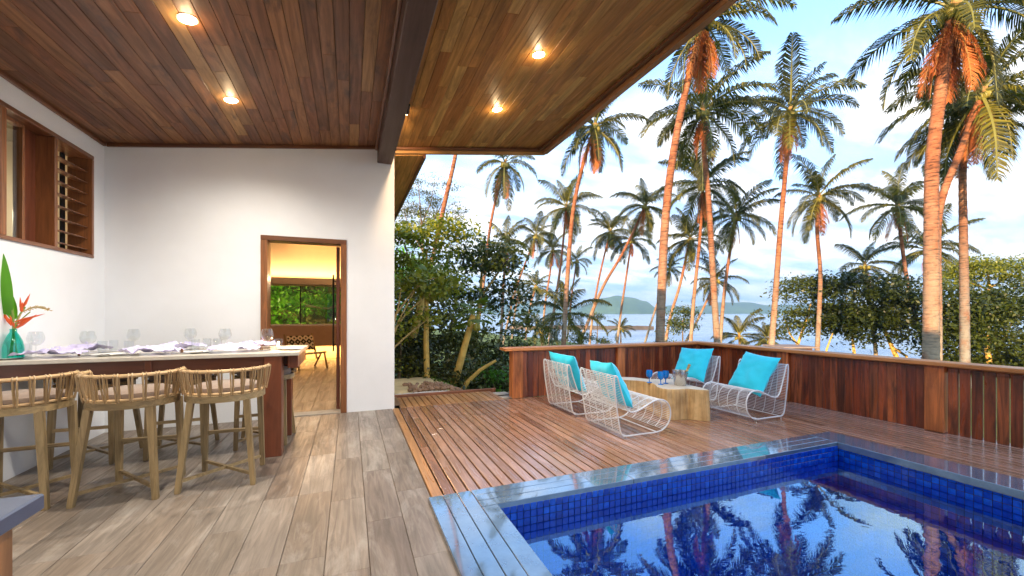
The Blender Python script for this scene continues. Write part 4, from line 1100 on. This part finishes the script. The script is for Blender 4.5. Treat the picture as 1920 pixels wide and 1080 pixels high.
# rocks and pebbles by the deck
def rock_mesh(seed, r_):
    rr_ = random.Random(seed); m = MB(); n_ = 7; vs = []; 
    for i in range(5):
        ph = PI*(i+.5)/5
        for k in range(n_): 
            q = r_*rr_.uniform(.75,1.15); vs.append((q*math.sin(ph)*math.cos(2*PI*k/n_), q*math.sin(ph)*math.sin(2*PI*k/n_), .65*q*math.cos(ph)))
    fs = [(i*n_+k, i*n_+(k+1)%n_, (i+1)*n_+(k+1)%n_, (i+1)*n_+k) for i in range(4) for k in range(n_)] + [tuple(range(n_)), tuple(range(4*n_, 5*n_))[::-1]]
    return m.add(vs, fs)
rk = MB(); r2 = random.Random(8)
for k in range(95):
    x_ = r2.uniform(.95, 2.1); y_ = 7.15 + r2.random()**1.5*.9; q = rock_mesh(k, r2.uniform(.028,.07)); z_ = gz(x_, y_) + .02 + .06*math.exp(-((x_-1.5)**2)*6-((y_-7.4)**2)*5)
    rk.add([(a_+x_, b_+y_, c_+z_) for a_,b_,c_ in q.v], q.f)
kind(tag(rk.build('rock_pile', M['rock']), 'heap of brown broken stones on the sandy bank', 'rocks'), 'stuff')
pb = MB()
for k in range(420):
    x_ = r2.uniform(.62, 1.6); y_ = r2.uniform(6.91, 7.08); q = rock_mesh(k, r2.uniform(.015,.035)); z_ = max(gz(x_, y_), -.12) + .02
    pb.add([(a_+x_, b_+y_, c_+z_) for a_,b_,c_ in q.v], q.f)
kind(tag(pb.build('pebbles', M['pebble']), 'strip of pale pebbles between the deck kerb and the sand', 'pebbles'), 'stuff')

# ================================================================== PALMS
def frond_mesh(e0, droop, seed, mat, nl=46, ragged=0.0):
    rr_ = random.Random(seed); m = MB(); N = 22
    p = Vector((0,0,0)); pts = [p.copy()]; tang = []
    tw_ = rr_.uniform(-.25,.25)
    for i in range(N):
        s_ = (i+.5)/N; e = R(max(-86, e0 - droop*s_**1.35)); az = tw_*s_
        d_ = Vector((math.cos(e)*math.cos(az), math.cos(e)*math.sin(az), math.sin(e))); tang.append(d_); p = p + d_/N; pts.append(p.copy())
    m.mi = 1
    m.tube(pts, [.016*(1-.85*i/N)+.001 for i in range(N+1)], 5, cap=False)
    m.mi = 0
    roll = rr_.uniform(-.5,.5)
    for k in range(nl):
        s_ = .14 + .86*(k/(nl-1)); i = min(N-1, int(s_*N)); f_ = s_*N - i
        c_ = pts[i].lerp(pts[min(N, i+1)], min(1, f_)); t_ = tang[i]
        sd = Vector((-t_.y, t_.x, 0)); sd = sd.normalized() if sd.length > 1e-3 else Vector((0,1,0)); up = sd.cross(t_); up = -up if up.z < 0 else up
        L = .30*math.sin(PI*min(1, (s_-.05)*.92+.10))**.55*(1 if s_ < .9 else .85)
        for g_ in (-1, 1):
            if rr_.random() < ragged: continue
            l = L*rr_.uniform(.75,1.12); out_ = (sd*g_*math.cos(roll*g_) + up*(.28+.3*math.sin(roll*g_)))
            d1 = (out_ + t_*(.55+.5*s_) + Vector((rr_.uniform(-.15,.15), rr_.uniform(-.15,.15), rr_.uniform(-.14,.10)))).normalized()
            d2 = (d1 + Vector((0,0,-1.0 - .5*rr_.random()))).normalized()
            w = .0092*rr_.uniform(.8,1.2)
            a_ = c_ + d1*l*.45; b_ = a_ + d2*l*.55; wd = t_*w
            m.add([c_-wd*.6, c_+wd*.6, a_+wd, a_-wd, b_], [(0,1,2,3),(3,2,4)])
    return m.mesh('frond', [M[mat], M['rachis' if mat == 'frond' else 'fibre']])
ELEV = [84, 70, 55, 38, 22, 5, -12, -32, -52]
FR = [[frond_mesh(e, (38 if e > 45 else 50) + 22*(1-abs(e-10)/90), 10*i+q, 'frond', 62, .03 + .10*(q==4)) for q in range(5)] for i, e in enumerate(ELEV)]
DEAD = [frond_mesh(-62-7*q, 20, 300+q, 'frondd', 60, .15) for q in range(3)]
DEAD += [frond_mesh(-78, 8, 310, 'frondd', 70, .1)]
nut = MB().lathe([(0,-1),(.5,-.85),(.85,-.45),(.95,0),(.8,.5),(.4,.88),(0,1)], 10).mesh('coconut', M['coconut'], True)

def palm(label, d, L, trunk, r_, nf=24, dead=0, nuts=5, seed=0, lean=0, hi=0, group='tall coconut palms between the deck and the sea', gzb=None):
    """trunk: sight points from foot to crown"""
    rr_ = random.Random(seed+77); L *= .73; nf = int(nf*.88); r_ *= .88 if d > 17 else .97; nuts += 3
    P3 = [at(u, v, d) for u, v in trunk]
    base = P3[0]; zb = gz(base.x, base.y) if gzb is None else gzb
    if base.z > zb + .02:
        dr_ = (P3[1]-P3[0]).normalized(); sl_ = Vector((dr_.x, dr_.y, 0))/max(.3, dr_.z)*.7
        hgt = base.z - zb; P3 = [base - Vector((sl_.x*hgt, sl_.y*hgt, hgt + .1))] + P3
    root = P3[0].copy(); root.z = zb
    # resample (Catmull-Rom)
    pp = [P3[0]*2-P3[1]] + P3 + [P3[-1]*2-P3[-2]]; cur = []
    for i in range(1, len(pp)-2):
        p0, p1, p2, p3 = pp[i-1:i+3]; kk = max(4, int((p2-p1).length/.16))
        for q in range(kk):
            t = q/kk; cur.append(.5*((2*p1)+(p2-p0)*t+(2*p0-5*p1+4*p2-p3)*t*t+(3*p1-p0-3*p2+p3)*t**3))
    cur.append(pp[-2]); n_ = len(cur)
    o = thing('palm_tree', label, 'palm tree', root, 0, group)
    rad = []
    for i in range(n_):
        s_ = i/(n_-1); q = r_*(1.12 - .42*s_ + .55*max(0, .07-s_)/.07*.6); q *= 1 + (.045 if i % 2 else -.02) + .03*mn.noise(Vector((i*.31, seed, 0)))
        rad.append(q)
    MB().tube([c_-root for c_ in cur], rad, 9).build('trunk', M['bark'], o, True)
    cr_ = cur[-1]-root; dr_ = (cur[-1]-cur[-3]).normalized()
    MB().tube([cr_-dr_*L*.06, cr_+dr_*L*.02, cr_+dr_*L*.10, cr_+dr_*L*.17], [rad[-1]*.95, rad[-1]*1.5, rad[-1]*1.1, rad[-1]*.3], 8).build('crown_base', M['fibre'], o, True)
    top = cr_ + dr_*L*.07
    ga = rr_.uniform(0, 6.28)
    for k in range(nf):
        s_ = (k+.5)/nf; e = 84 - 128*s_**.9 + hi + rr_.uniform(-10,10)
        i = min(range(len(ELEV)), key=lambda q: abs(ELEV[q]-e))
        f_ = ob('frond', FR[i][rr_.randrange(5)], o, top - dr_*L*.08*s_, (lean*.0, 0, ga + k*2.39996 + rr_.uniform(-.5,.5)))
        sc = L*rr_.uniform(.84,1.16)*(.82 if e > 72 else 1); f_.scale = (sc, sc*rr_.uniform(.8,1.05), sc*rr_.uniform(.9,1.1))
    for k in range(dead):
        f_ = ob('dead_frond', DEAD[rr_.randrange(4)], o, top - dr_*L*.10, (0, 0, ga + k*2.1 + rr_.uniform(-.4,.4))); sc = L*rr_.uniform(.45,.85); f_.scale = (sc*.9, sc*.9, sc)
    for k in range(nuts):
        a_ = ga + k*6.283/max(1,nuts); q = ob('coconut', nut, o, top + Vector((math.cos(a_)*.2, math.sin(a_)*.2, -.10*L+rr_.uniform(-.08,.06)))); q.scale = (.11,.11,.14)
    return o

palm('nearest palm on the eave side, its brown fibre skirt touching the eave edge', 13.5, 3.3, [(1237,660),(1240,560),(1247,420),(1262,290),(1290,150),(1318,44)], .145, 26, 14, 5, 1)
palm('thickest nearest palm with a hanging orange skirt above the brown fence post', 10.0, 3.4, [(1745,690),(1746,560),(1746,420),(1748,300),(1762,180),(1786,24)], .160, 26, 15, 6, 12)
palm('big dense palm behind the leaning eave side palm, brown dead fronds below its crown', 18, 3.9, [(1346,660),(1337,520),(1329,380),(1321,290),(1318,212)], .150, 28, 6, 6, 3)
palm('tall slim palm standing alone against blue sky mid picture', 20, 4.0, [(1446,660),(1455,540),(1464,420),(1474,310),(1482,212)], .145, 26, 6, 7, 4)
palm('curving palm whose trunk bends out from behind the thickest palm', 14.5, 3.9, [(1757,690),(1757,560),(1757,430),(1768,365),(1798,290),(1840,176)], .135, 28, 8, 8, 5)
palm('straight orange trunked palm between the thickest palm and the picture edge', 16, 3.2, [(1809,690),(1808,560),(1806,430),(1805,320),(1812,232)], .150, 24, 6, 4, 6)
palm('medium palm with drooping fronds and slightly wavy trunk above the aqua cushions', 22, 3.3, [(1532,665),(1536,580),(1538,510),(1532,430),(1535,372)], .125, 22, 5, 6, 7)
palm('palm with orange trunk slanting down behind the thickest palm', 24, 3.5, [(1735,655),(1716,590),(1700,520),(1690,450),(1683,388)], .125, 22, 4, 5, 8)
palm('tall S curved palm with a long brown skirt beside the eave corner', 20, 3.5, [(1056,655),(1060,580),(1066,490),(1074,400),(1090,320),(1114,240)], .130, 24, 13, 4, 9)
palm('thin palm with a sparse ragged crown just below the eave', 24, 3.1, [(893,640),(908,520),(917,440),(928,380),(946,308)], .105, 16, 4, 8, 10, hi=-18)
palm('stout orange palm trunk rising out of the garden trees to the eave', 17, 3.6, [(772,650),(792,560),(815,470),(834,380),(856,280),(880,120)], .105, 22, 4, 4, 11)
palm('dark crowned palm directly behind the S curved palm', 32, 3.9, [(1030,640),(1042,560),(1052,490),(1062,390)], .120, 24, 3, 4, 12)
palm('long leaning palm crossing over to a crown at centre left of the sea', 28, 3.2, [(1084,650),(1104,600),(1132,535),(1170,470),(1209,388)], .125, 22, 4, 6, 13)
palm('palm with a bushy crown left of the long leaning trunk', 34, 3.3, [(1108,620),(1116,560),(1128,500),(1144,436)], .105, 24, 3, 4, 14)
palm('slender upright palm just past the long leaning trunk', 32, 3.1, [(1157,645),(1165,580),(1174,520),(1184,452)], .105, 20, 3, 5, 15)
palm('pale distant palm leaning out over the garden trees', 38, 3.2, [(962,560),(975,520),(990,480),(1004,444)], .11, 20, 3, 4, 16)
palm('distant palm with a tight crown between the pale palm and the S curved trunk', 40, 3.2, [(1018,620),(1022,570),(1030,520),(1037,470)], .12, 20, 4, 3, 17)
palm('small distant palm seen just past the S curved trunk', 45, 2.8, [(1073,545),(1076,525),(1081,490)], .12, 18, 2, 2, 18)
palm('small distant palm low over the water by the garden trees', 45, 3.3, [(988,610),(994,575),(1004,538)], .12, 20, 1, 2, 19)
palm('small distant palm half hidden by the garden trees', 48, 3.0, [(965,590),(972,546)], .12, 18, 1, 2, 20)
palm('palm with a wide flat crown right behind the eave side palm', 30, 3.5, [(1246,650),(1258,590),(1276,530),(1293,450)], .125, 26, 3, 3, 21)
palm('yellowish palm crown hidden partly behind the big dense crown', 24, 3.9, [(1294,660),(1301,560),(1312,450),(1318,350)], .115, 24, 3, 4, 22)
palm('palm with arching fronds right of the double trunks by the fence corner', 26, 3.5, [(1349,660),(1356,570),(1366,490),(1380,408)], .125, 22, 3, 6, 23)
palm('small far palm peeping out behind the eave side trunk', 34, 2.2, [(1210,640),(1232,570),(1244,540),(1256,505)], .10, 16, 2, 2, 24)
palm('low dark palm leaning over the beach between the trunks', 30, 3.0, [(1284,645),(1308,600),(1342,528)], .11, 20, 2, 2, 25)
palm('palm crown rising over the dark beach trees', 25, 2.9, [(1640,640),(1630,560),(1622,500)], .11, 18, 2, 2, 27)
palm('broad palm crown behind the thickest trunk over the beach trees', 26, 3.6, [(1760,650),(1745,560),(1738,470)], .12, 22, 2, 2, 28)
palm('green palm crown standing in the garden trees under the eave', 26, 2.8, [(940,620),(944,540),(948,462)], .11, 20, 2, 3, 29)
G2 = 'short young palms on the lawn and beach'
palm('young dark palm filling the gap in front of the S curved trunk', 21, 3.0, [(1058,648),(1060,590)], .10, 20, 0, 0, 30, 0, 12, G2)
palm('short bushy palm at the water beside the double trunks', 27, 2.6, [(1388,655),(1386,632)], .10, 18, 0, 0, 31, 0, 14, G2)
palm('short palm in front of the hut', 23, 2.1, [(1440,660),(1440,640)], .08, 16, 0, 0, 32, 0, 12, G2)
palm('tiny round palm before the breakwater', 36, 1.8, [(1164,640),(1164,618)], .08, 16, 0, 0, 33, 0, 14, G2)
palm('small palm on the lawn near the breakwater end', 34, 2.6, [(1015,640),(1012,622)], .08, 16, 0, 0, 34, 0, 4, G2)

# ================================================================== TREES AND SHRUBS
def leaves(name, mat, clumps, size, seed, parent, per=1.0, flat=.5, elong=1.9):
    """leaf blades spread through clumps (centre, rx, ry, rz) as one mesh"""
    rg = np.random.RandomState(seed); V = []; 
    for (c_, rx, ry, rz) in clumps:
        vol = rx*ry+ry*rz+rx*rz; nsub = max(5, int(vol/(size*size)*.46*per)); npl = 46
        d_ = rg.normal(size=(nsub,3)); d_ /= np.linalg.norm(d_, axis=1)[:,None]; rad = rg.uniform(.45,1.05,(nsub,1))**.6
        sub = d_*rad*np.array([rx,ry,rz])*rg.uniform(.85,1.22,(nsub,1))
        keep = [mn.noise(Vector(((c_[0]+q_[0])*.75/(size*5), (c_[1]+q_[1])*.75/(size*5), (c_[2]+q_[2])*1.3/(size*5)+seed))) > -.06 for q_ in sub]
        if sum(keep) > 3: sub = sub[np.array(keep)]
        nsub = len(sub)
        q = np.repeat(sub, npl, 0) + np.repeat(rg.uniform(.7,1.35,(nsub,1)), npl, 0)*rg.normal(size=(nsub*npl,3))*size*np.array([1.9,1.9,.62])
        V.append(q + np.array(c_))
    Pt = np.vstack(V); n_ = len(Pt)
    dirv = rg.normal(size=(n_,3)); dirv[:,2] = dirv[:,2]*.6 - .25; dirv /= np.linalg.norm(dirv, axis=1)[:,None]
    nr = rg.normal(size=(n_,3))*flat; nr[:,2] += 1; sd = np.cross(dirv, nr); sd /= np.maximum(1e-6, np.linalg.norm(sd, axis=1))[:,None]
    s_ = size*rg.uniform(.6,1.25,(n_,1)); a_ = Pt; b_ = Pt + dirv*s_*.5*elong*.5 + sd*s_*.27; c2 = Pt + dirv*s_*elong*.5 + np.array([0,0,-1])*s_*.12; e_ = Pt + dirv*s_*.5*elong*.5 - sd*s_*.27
    co = np.stack([a_, b_, c2, e_], 1).reshape(-1,3)
    me = bpy.data.meshes.new(name); me.vertices.add(n_*4); me.vertices.foreach_set('co', co.ravel().astype(np.float32))
    me.loops.add(n_*4); me.loops.foreach_set('vertex_index', np.arange(n_*4, dtype=np.int32)); me.polygons.add(n_); me.polygons.foreach_set('loop_start', np.arange(0, n_*4, 4, dtype=np.int32))
    me.update(calc_edges=True); me.validate(); me.materials.append(M[mat])
    return ob(name, me, parent)
def tree(name, label, cat, d, root_uv, clumps, limbs, mat, size, seed, bark='greybark', per=1.0, group=None, depth=.8, rt=.12, zb=None):
    b_ = at(root_uv[0], root_uv[1], d); z0 = gz(b_.x, b_.y) if zb is None else zb
    o = thing(name, label, cat, (b_.x, b_.y, z0), 0, group); org = Vector((b_.x, b_.y, z0))
    cl_ = []
    rr_ = random.Random(seed)
    for (u, v, ru, rv) in clumps:
        dd = d + rr_.uniform(-.6,.6)*depth; c_ = at(u, v, dd) - org; k = dd/F
        cl_.append((tuple(c_), ru*k, max(ru, rv)*k*.9, rv*k))
    leaves('crown', mat, cl_, size, seed, o, per)
    if limbs:
        tr_ = MB()
        for li, (pts, w0, w1) in enumerate(limbs):
            q = [at(u, v, d + off) - org for (u, v, off) in pts]
            if li == 0 and q[0].z > .02: q = [Vector((q[0].x, q[0].y, 0))] + q
            n_ = len(q); tr_.tube(q, [w0+(w1-w0)*i/(n_-1) for i in range(n_)], 7)
        tr_.build('trunk', M[bark], o, True)
    return o
# beach trees to the side of the pool
BT = 'dense beach trees beyond the pool side fence'
tree('beach_tree', 'smaller rounded beach tree beside the slim lone palm', 'tree', 24, (1490,680), [(1492,560,34,36),(1520,602,36,26),(1474,600,24,24),(1545,545,28,28),(1500,530,18,16),(1460,620,14,12)], [([(1492,690,0),(1496,645,0),(1512,600,0),(1520,570,.3)],.10,.04),([(1498,650,0),(1480,625,.2),(1472,600,.3)],.06,.02)], 'leafa', .19, 41, 'yellowbark', 1.25, BT)
tree('beach_tree', 'broad dark beach tree with forked yellow branches over the fence', 'tree', 23, (1690,690), [(1600,548,56,36),(1650,556,56,42),(1585,606,48,28),(1640,612,58,26),(1700,590,46,42),(1562,530,32,18),(1690,545,34,26),(1610,575,60,34),(1670,600,50,34),(1725,620,30,40),(1560,600,36,30)], [([(1690,690,0),(1672,650,0),(1655,610,0),(1640,570,.3)],.13,.05),([(1672,650,0),(1700,668,.1),(1690,690,.1)],.07,.07),([(1655,612,0),(1620,600,.3),(1595,570,.4)],.07,.03),([(1545,690,0),(1550,655,0),(1566,612,.2)],.07,.03),([(1605,690,0),(1600,650,0),(1596,610,.2)],.10,.04)], 'leafa', .21, 42, 'yellowbark', 1.3, BT)
tree('beach_tree', 'largest dark beach tree reaching the picture edge', 'tree', 20, (1860,700), [(1850,575,66,30),(1905,610,58,56),(1800,622,44,38),(1870,655,58,42),(1925,680,48,40),(1800,562,48,25),(1955,560,60,50),(1840,620,50,44),(1790,590,30,36),(1775,640,26,40),(1780,680,30,26),(1840,690,40,26),(1900,560,50,30),(1880,690,60,26)], [([(1858,700,0),(1850,650,0),(1856,610,0),(1840,570,.3)],.12,.05),([(1850,655,0),(1880,640,.2),(1900,600,.4)],.07,.03)], 'leafa', .20, 43, 'yellowbark', 1.3, BT)
tree('beach_tree', 'flat layered tree top standing above the largest beach tree', 'tree', 22, (1870,700), [(1850,492,44,12),(1896,496,42,10),(1790,522,44,12),(1885,518,34,9),(1840,508,50,11),(1765,535,20,8)], [([(1872,690,0),(1866,600,0),(1856,540,0),(1850,500,.2)],.10,.04),([(1856,540,0),(1890,520,.2),(1905,500,.4)],.05,.02),([(1856,545,0),(1820,530,.2),(1790,525,.4)],.05,.02)], 'leafc', .15, 44, 'yellowbark', 1.3, BT)
# garden trees past the house corner
GT = 'dense garden trees past the house corner'
tree('garden_tree', 'bright topped garden tree right beside the wall corner', 'tree', 13, (800,735), [(790,432,48,24),(765,462,42,36),(832,425,36,15),(800,482,56,36),(855,440,22,18),(770,520,44,40),(828,520,46,40),(756,425,26,18)], [([(802,735,0),(805,640,0),(800,560,0),(800,470,.3)],.05,.03),([(800,560,0),(770,500,.2),(760,460,.3)],.05,.02)], 'leafc', .16, 51, 'yellowbark', 1.2, GT, zb=-.9)
tree('garden_tree', 'garden tree with loose leafy top below the ragged palm', 'tree', 14.5, (880,735), [(900,462,40,18),(942,472,30,16),(872,500,42,26),(920,518,46,34),(890,560,56,36),(950,560,32,34),(860,470,24,14),(968,600,26,34)], [([(880,735,0),(890,640,0),(900,560,0),(905,480,.3)],.09,.04),([(900,560,0),(935,510,.2),(948,480,.3)],.05,.02)], 'leafa', .18, 52, 'yellowbark', 1.25, GT, zb=-1.2)
tree('garden_tree', 'darkest garden tree filling the middle behind the papaya trunks', 'tree', 12, (830,735), [(760,580,44,50),(830,580,52,50),(900,622,58,42),(955,612,38,36),(850,640,60,44),(780,650,50,40)], [([(835,735,0),(838,650,0),(850,590,0)],.07,.04)], 'leafb', .19, 53, 'greybark', 1.2, GT, zb=-.9)
tree('feathery_tree', 'airy feathery tree against the sky above the garden trees', 'tree', 19, (792,600), [(782,352,26,18),(800,382,42,22),(765,395,30,18),(830,378,30,16),(815,340,18,12),(855,400,22,14),(845,350,14,9),(790,410,50,18)], [([(790,600,0),(795,500,0),(790,420,0),(785,345,.2)],.10,.015),([(792,450,0),(820,400,.2),(838,365,.4)],.05,.008),([(792,470,0),(765,420,.2),(755,390,.4)],.05,.008),([(795,440,0),(850,410,.2),(872,398,.3)],.04,.006),([(791,420,0),(808,380,.2),(815,338,.4)],.03,.006)], 'leafd', .085, 54, 'greybark', .42, None, zb=-1.2)
# understorey
US = 'leafy shrubs under the garden trees'
for i, (u, v, ru, rv, d, mt, sz, l) in enumerate(((762,655,34,38,9.6,'leafb',.12,'dark shrub beside the house corner'),(838,690,44,38,9.4,'leafb',.12,'dark shrub behind the stone heap'),(905,700,42,34,10.5,'leafb',.12,'dark shrub beside the leaning papaya trunk'),
        (948,655,30,34,11.5,'leafa',.12,'mid green shrub nearest the fence end'),(800,620,44,40,10.8,'leafb',.13,'tall dark shrub behind the straight papaya trunk'),(880,640,44,44,11.0,'leafb',.13,'tall dark shrub behind the leaning papaya trunk'),
        (925,712,24,22,9.8,'leafg',.10,'low bright green plant near the deck end'),(985,640,22,16,16,'leafa',.13,'rounded bush beyond the fence end'),(748,600,20,60,9.2,'leafc',.12,'yellow green shrub squeezed against the wall corner'))):
    b_ = at(u, v, d); z0 = gz(b_.x, b_.y); k = d/F
    o = thing('shrub', l, 'shrub', (b_.x, b_.y, z0), 0, US)
    cl_ = [((0,0,b_.z-z0), ru*k, ru*k*.8, rv*k), ((0,0,max(.15,(b_.z-z0)*.5)), ru*k*.9, ru*k*.7, max(.2,(b_.z-z0)*.5))]
    leaves('foliage', mt, cl_, sz, 60+i, o, 1.5)
    MB().tube([(0,0,0),(.05,0,(b_.z-z0)*.5),(0,.05,b_.z-z0)], [.03,.02,.01], 6).build('stem', M['greybark'], o, True)
for i, (u, v, ru, rv, d, l) in enumerate(((1235,645,16,8,26,'low round bush behind the middle of the fence'),(1128,640,14,7,34,'small bush on the lawn edge by the leaning palm'),(1280,600,26,24,27,'leafy bush between the double trunks and the corner'),(1090,625,18,16,26,'bush at the foot of the long leaning palm'),(1035,628,16,18,24,'dark bush beside the S curved trunk'),(1120,592,11,9,42,'small round headed tree standing at the water'))):
    b_ = at(u, v, d); z0 = gz(b_.x, b_.y); k = d/F; o = thing('shrub', l, 'shrub', (b_.x, b_.y, z0), 0, 'bushes near the water')
    leaves('foliage', 'leafa', [((0,0,b_.z-z0), ru*k, ru*k, rv*k)], .16, 80+i, o, 1.5)
    MB().tube([(0,0,0),(0,0,b_.z-z0)], [.06,.03], 6).build('stem', M['greybark'], o, True)

# papaya trees
def papaya_leaf_mesh():
    m = MB(); m.mi = 1; m.tube([(0,0,0),(.3,0,.06),(.55,0,.02)], [.012,.009,.006], 5); m.mi = 0
    for k in range(7):
        a_ = R(-105 + 35*k); L = .34*(1-.35*abs(k-3)/3); d_ = Vector((math.cos(a_), math.sin(a_), -.18)); s_ = Vector((-math.sin(a_), math.cos(a_), 0))
        c_ = Vector((.55,0,.02)); m.add([c_, c_+d_*L*.55+s_*.07, c_+d_*L*.75+s_*.02, c_+d_*L+Vector((0,0,-.05)), c_+d_*L*.75-s_*.02, c_+d_*L*.55-s_*.07], [(0,1,2,3,4,5)])
    return m.mesh('papaya_leaf', [M['leafp'], M['stem']])
PL = papaya_leaf_mesh()
def papaya(label, d, trunk, r_, seed, nl=16, fr=7, zb=None, s=1.0):
    pts = [at(u, v, d) for u, v in trunk]; b_ = pts[0]; z0 = zb if zb is not None else min(gz(b_.x, b_.y), b_.z)
    root = Vector((b_.x, b_.y, z0)); o = thing('papaya_tree', label, 'papaya tree', root, 0, 'papaya trees in the garden'); rr_ = random.Random(seed)
    q = [p-root for p in pts]; q = ([Vector((q[0].x, q[0].y, 0))] if q[0].z > .05 else []) + q
    MB().tube(q, [r_*(1.1-.35*i/(len(q)-1)) for i in range(len(q))], 9).build('trunk', M['yellowbark'], o, True)
    t_ = q[-1]
    for k in range(nl):
        f_ = ob('leaf', PL, o, t_ + Vector((0,0,rr_.uniform(-.05,.15))), (0, R(rr_.uniform(-55, 35)), k*2.4)); sc = .72*s*rr_.uniform(.8,1.2); f_.scale = (sc,)*3
    fm = MB().lathe([(0,-1),(.6,-.8),(.9,-.3),(.75,.4),(.4,.85),(0,1)], 10).mesh('papaya', M['papaya'], True)
    for k in range(fr):
        a_ = k*2.4; f_ = ob('fruit', fm, o, t_ + Vector((math.cos(a_)*.11, math.sin(a_)*.11, -.10-.09*(k % 3)))); f_.scale = (.062,.062,.09)
papaya('straight papaya tree with yellow fruit rising from the sandy bank', 9.0, [(801,720),(799,640),(800,590),(800,535)], .062, 1, 18, 8)
papaya('thick papaya trunk leaning away beside the stone heap', 9.2, [(846,738),(860,690),(874,640),(888,590)], .085, 2, 16, 7)
papaya('grey spotted papaya trunk leaning towards the wall corner', 10.0, [(766,665),(778,620),(790,570),(797,530)], .10, 3, 14, 0, zb=-.6)
# bare leaning branch and frangipani limbs
fb_ = at(862, 735, 9.0)
br = thing('bare_branch', 'bare yellow branch leaning low beside the thick papaya trunk', 'branch', fb_)
MB().tube([at(u, v, 9.0)-fb_ for u, v in ((862,738),(878,715),(900,694),(930,676))], [.055,.05,.042,.03], 8).build('branch', M['yellowbark'], br, True)
fr2 = thing('frangipani', 'frangipani with bare pale forked limbs beside the wall corner', 'small tree', at(744,700,8.6))
fo = Vector(fr2.location); fr2.location.z = fo.z
for pts in (((735,640),(748,600),(770,560),(785,530)),((735,625),(760,590),(790,562),(812,548)),((738,610),(748,570),(752,540)),((735,655),(768,625),(800,600)),((735,600),(775,545),(800,525),(835,518))):
    MB().tube([at(u, v, 8.6)-fo for u, v in pts], [.022,.018,.014,.008][:len(pts)], 6).build('limb', M['seedst'], fr2, True)
leaves('crown', 'leafc', [(tuple(at(u, v, 8.7)-fo), .28, .25, .12) for u, v in ((785,525),(815,545),(752,530),(835,515),(803,598))], .13, 95, fr2, 1.0)
# hedge outside the inner room window
hd = thing('garden_hedge', 'bright green garden foliage filling the view through the inner window', 'hedge', (-1.6, 16.2, 0))
leaves('foliage', 'hedge', [((-2.2+1.1*i, (i%2)*.4, .5+.9*j), .9, .5, .7) for i in range(6) for j in range(4)], .17, 97, hd, 1.2)
MB().tube([(.2,-.6,1.6),(.9,-.62,1.5),(1.6,-.6,1.75),(2.4,-.6,1.8)], [.05,.045,.035,.02], 7).build('branch', M['yellowbark'], hd, True)
MB().box(-3.5, 1.9, .8, 1.0, -1.6, 3.6).build('leaf_backing', M['leafb'], hd)
link_light('garden_light', 'AREA', (-1.2, 13.9, 3.6), 0.001, (1,1,1), None, (R(-60),0,0))
bpy.data.objects.remove(bpy.data.objects['garden_light'])
# grass tufts on the near lawn
rg = np.random.RandomState(5); gm = MB()
for k in range(9000):
    x_ = rg.uniform(1.6, 7.0); y_ = rg.uniform(7.2, 15)
    z_ = gz(x_, y_); a_ = rg.uniform(0, 6.28); h_ = rg.uniform(.03,.09); w = .006
    gm.add([(x_-w*math.cos(a_), y_-w*math.sin(a_), z_-.01), (x_+w*math.cos(a_), y_+w*math.sin(a_), z_-.01), (x_+rg.uniform(-.03,.03), y_+rg.uniform(-.03,.03), z_+h_)], [(0,1,2)])
kind(tag(gm.build('lawn_grass', M['leafg']), 'short green grass on the lawn past the deck end', 'grass'), 'stuff')

# ================================================================== HAZE
hm = bpy.data.materials.new('haze'); hm.use_nodes = True; ht_ = hm.node_tree; ht_.nodes.clear()
ho = ht_.nodes.new('ShaderNodeOutputMaterial'); pv_ = ht_.nodes.new('ShaderNodeVolumePrincipled'); pv_.inputs['Color'].default_value = (.42,.72,1,1); pv_.inputs['Density'].default_value = .00030; pv_.inputs['Anisotropy'].default_value = .1
ht_.links.new(pv_.outputs[0], ho.inputs['Volume'])
hz_ = MB().box(-3100, 4300, -300, 4400, -6, 230).build('haze', hm); kind(hz_, 'stuff'); hz_['label'] = 'pale blue sea haze'
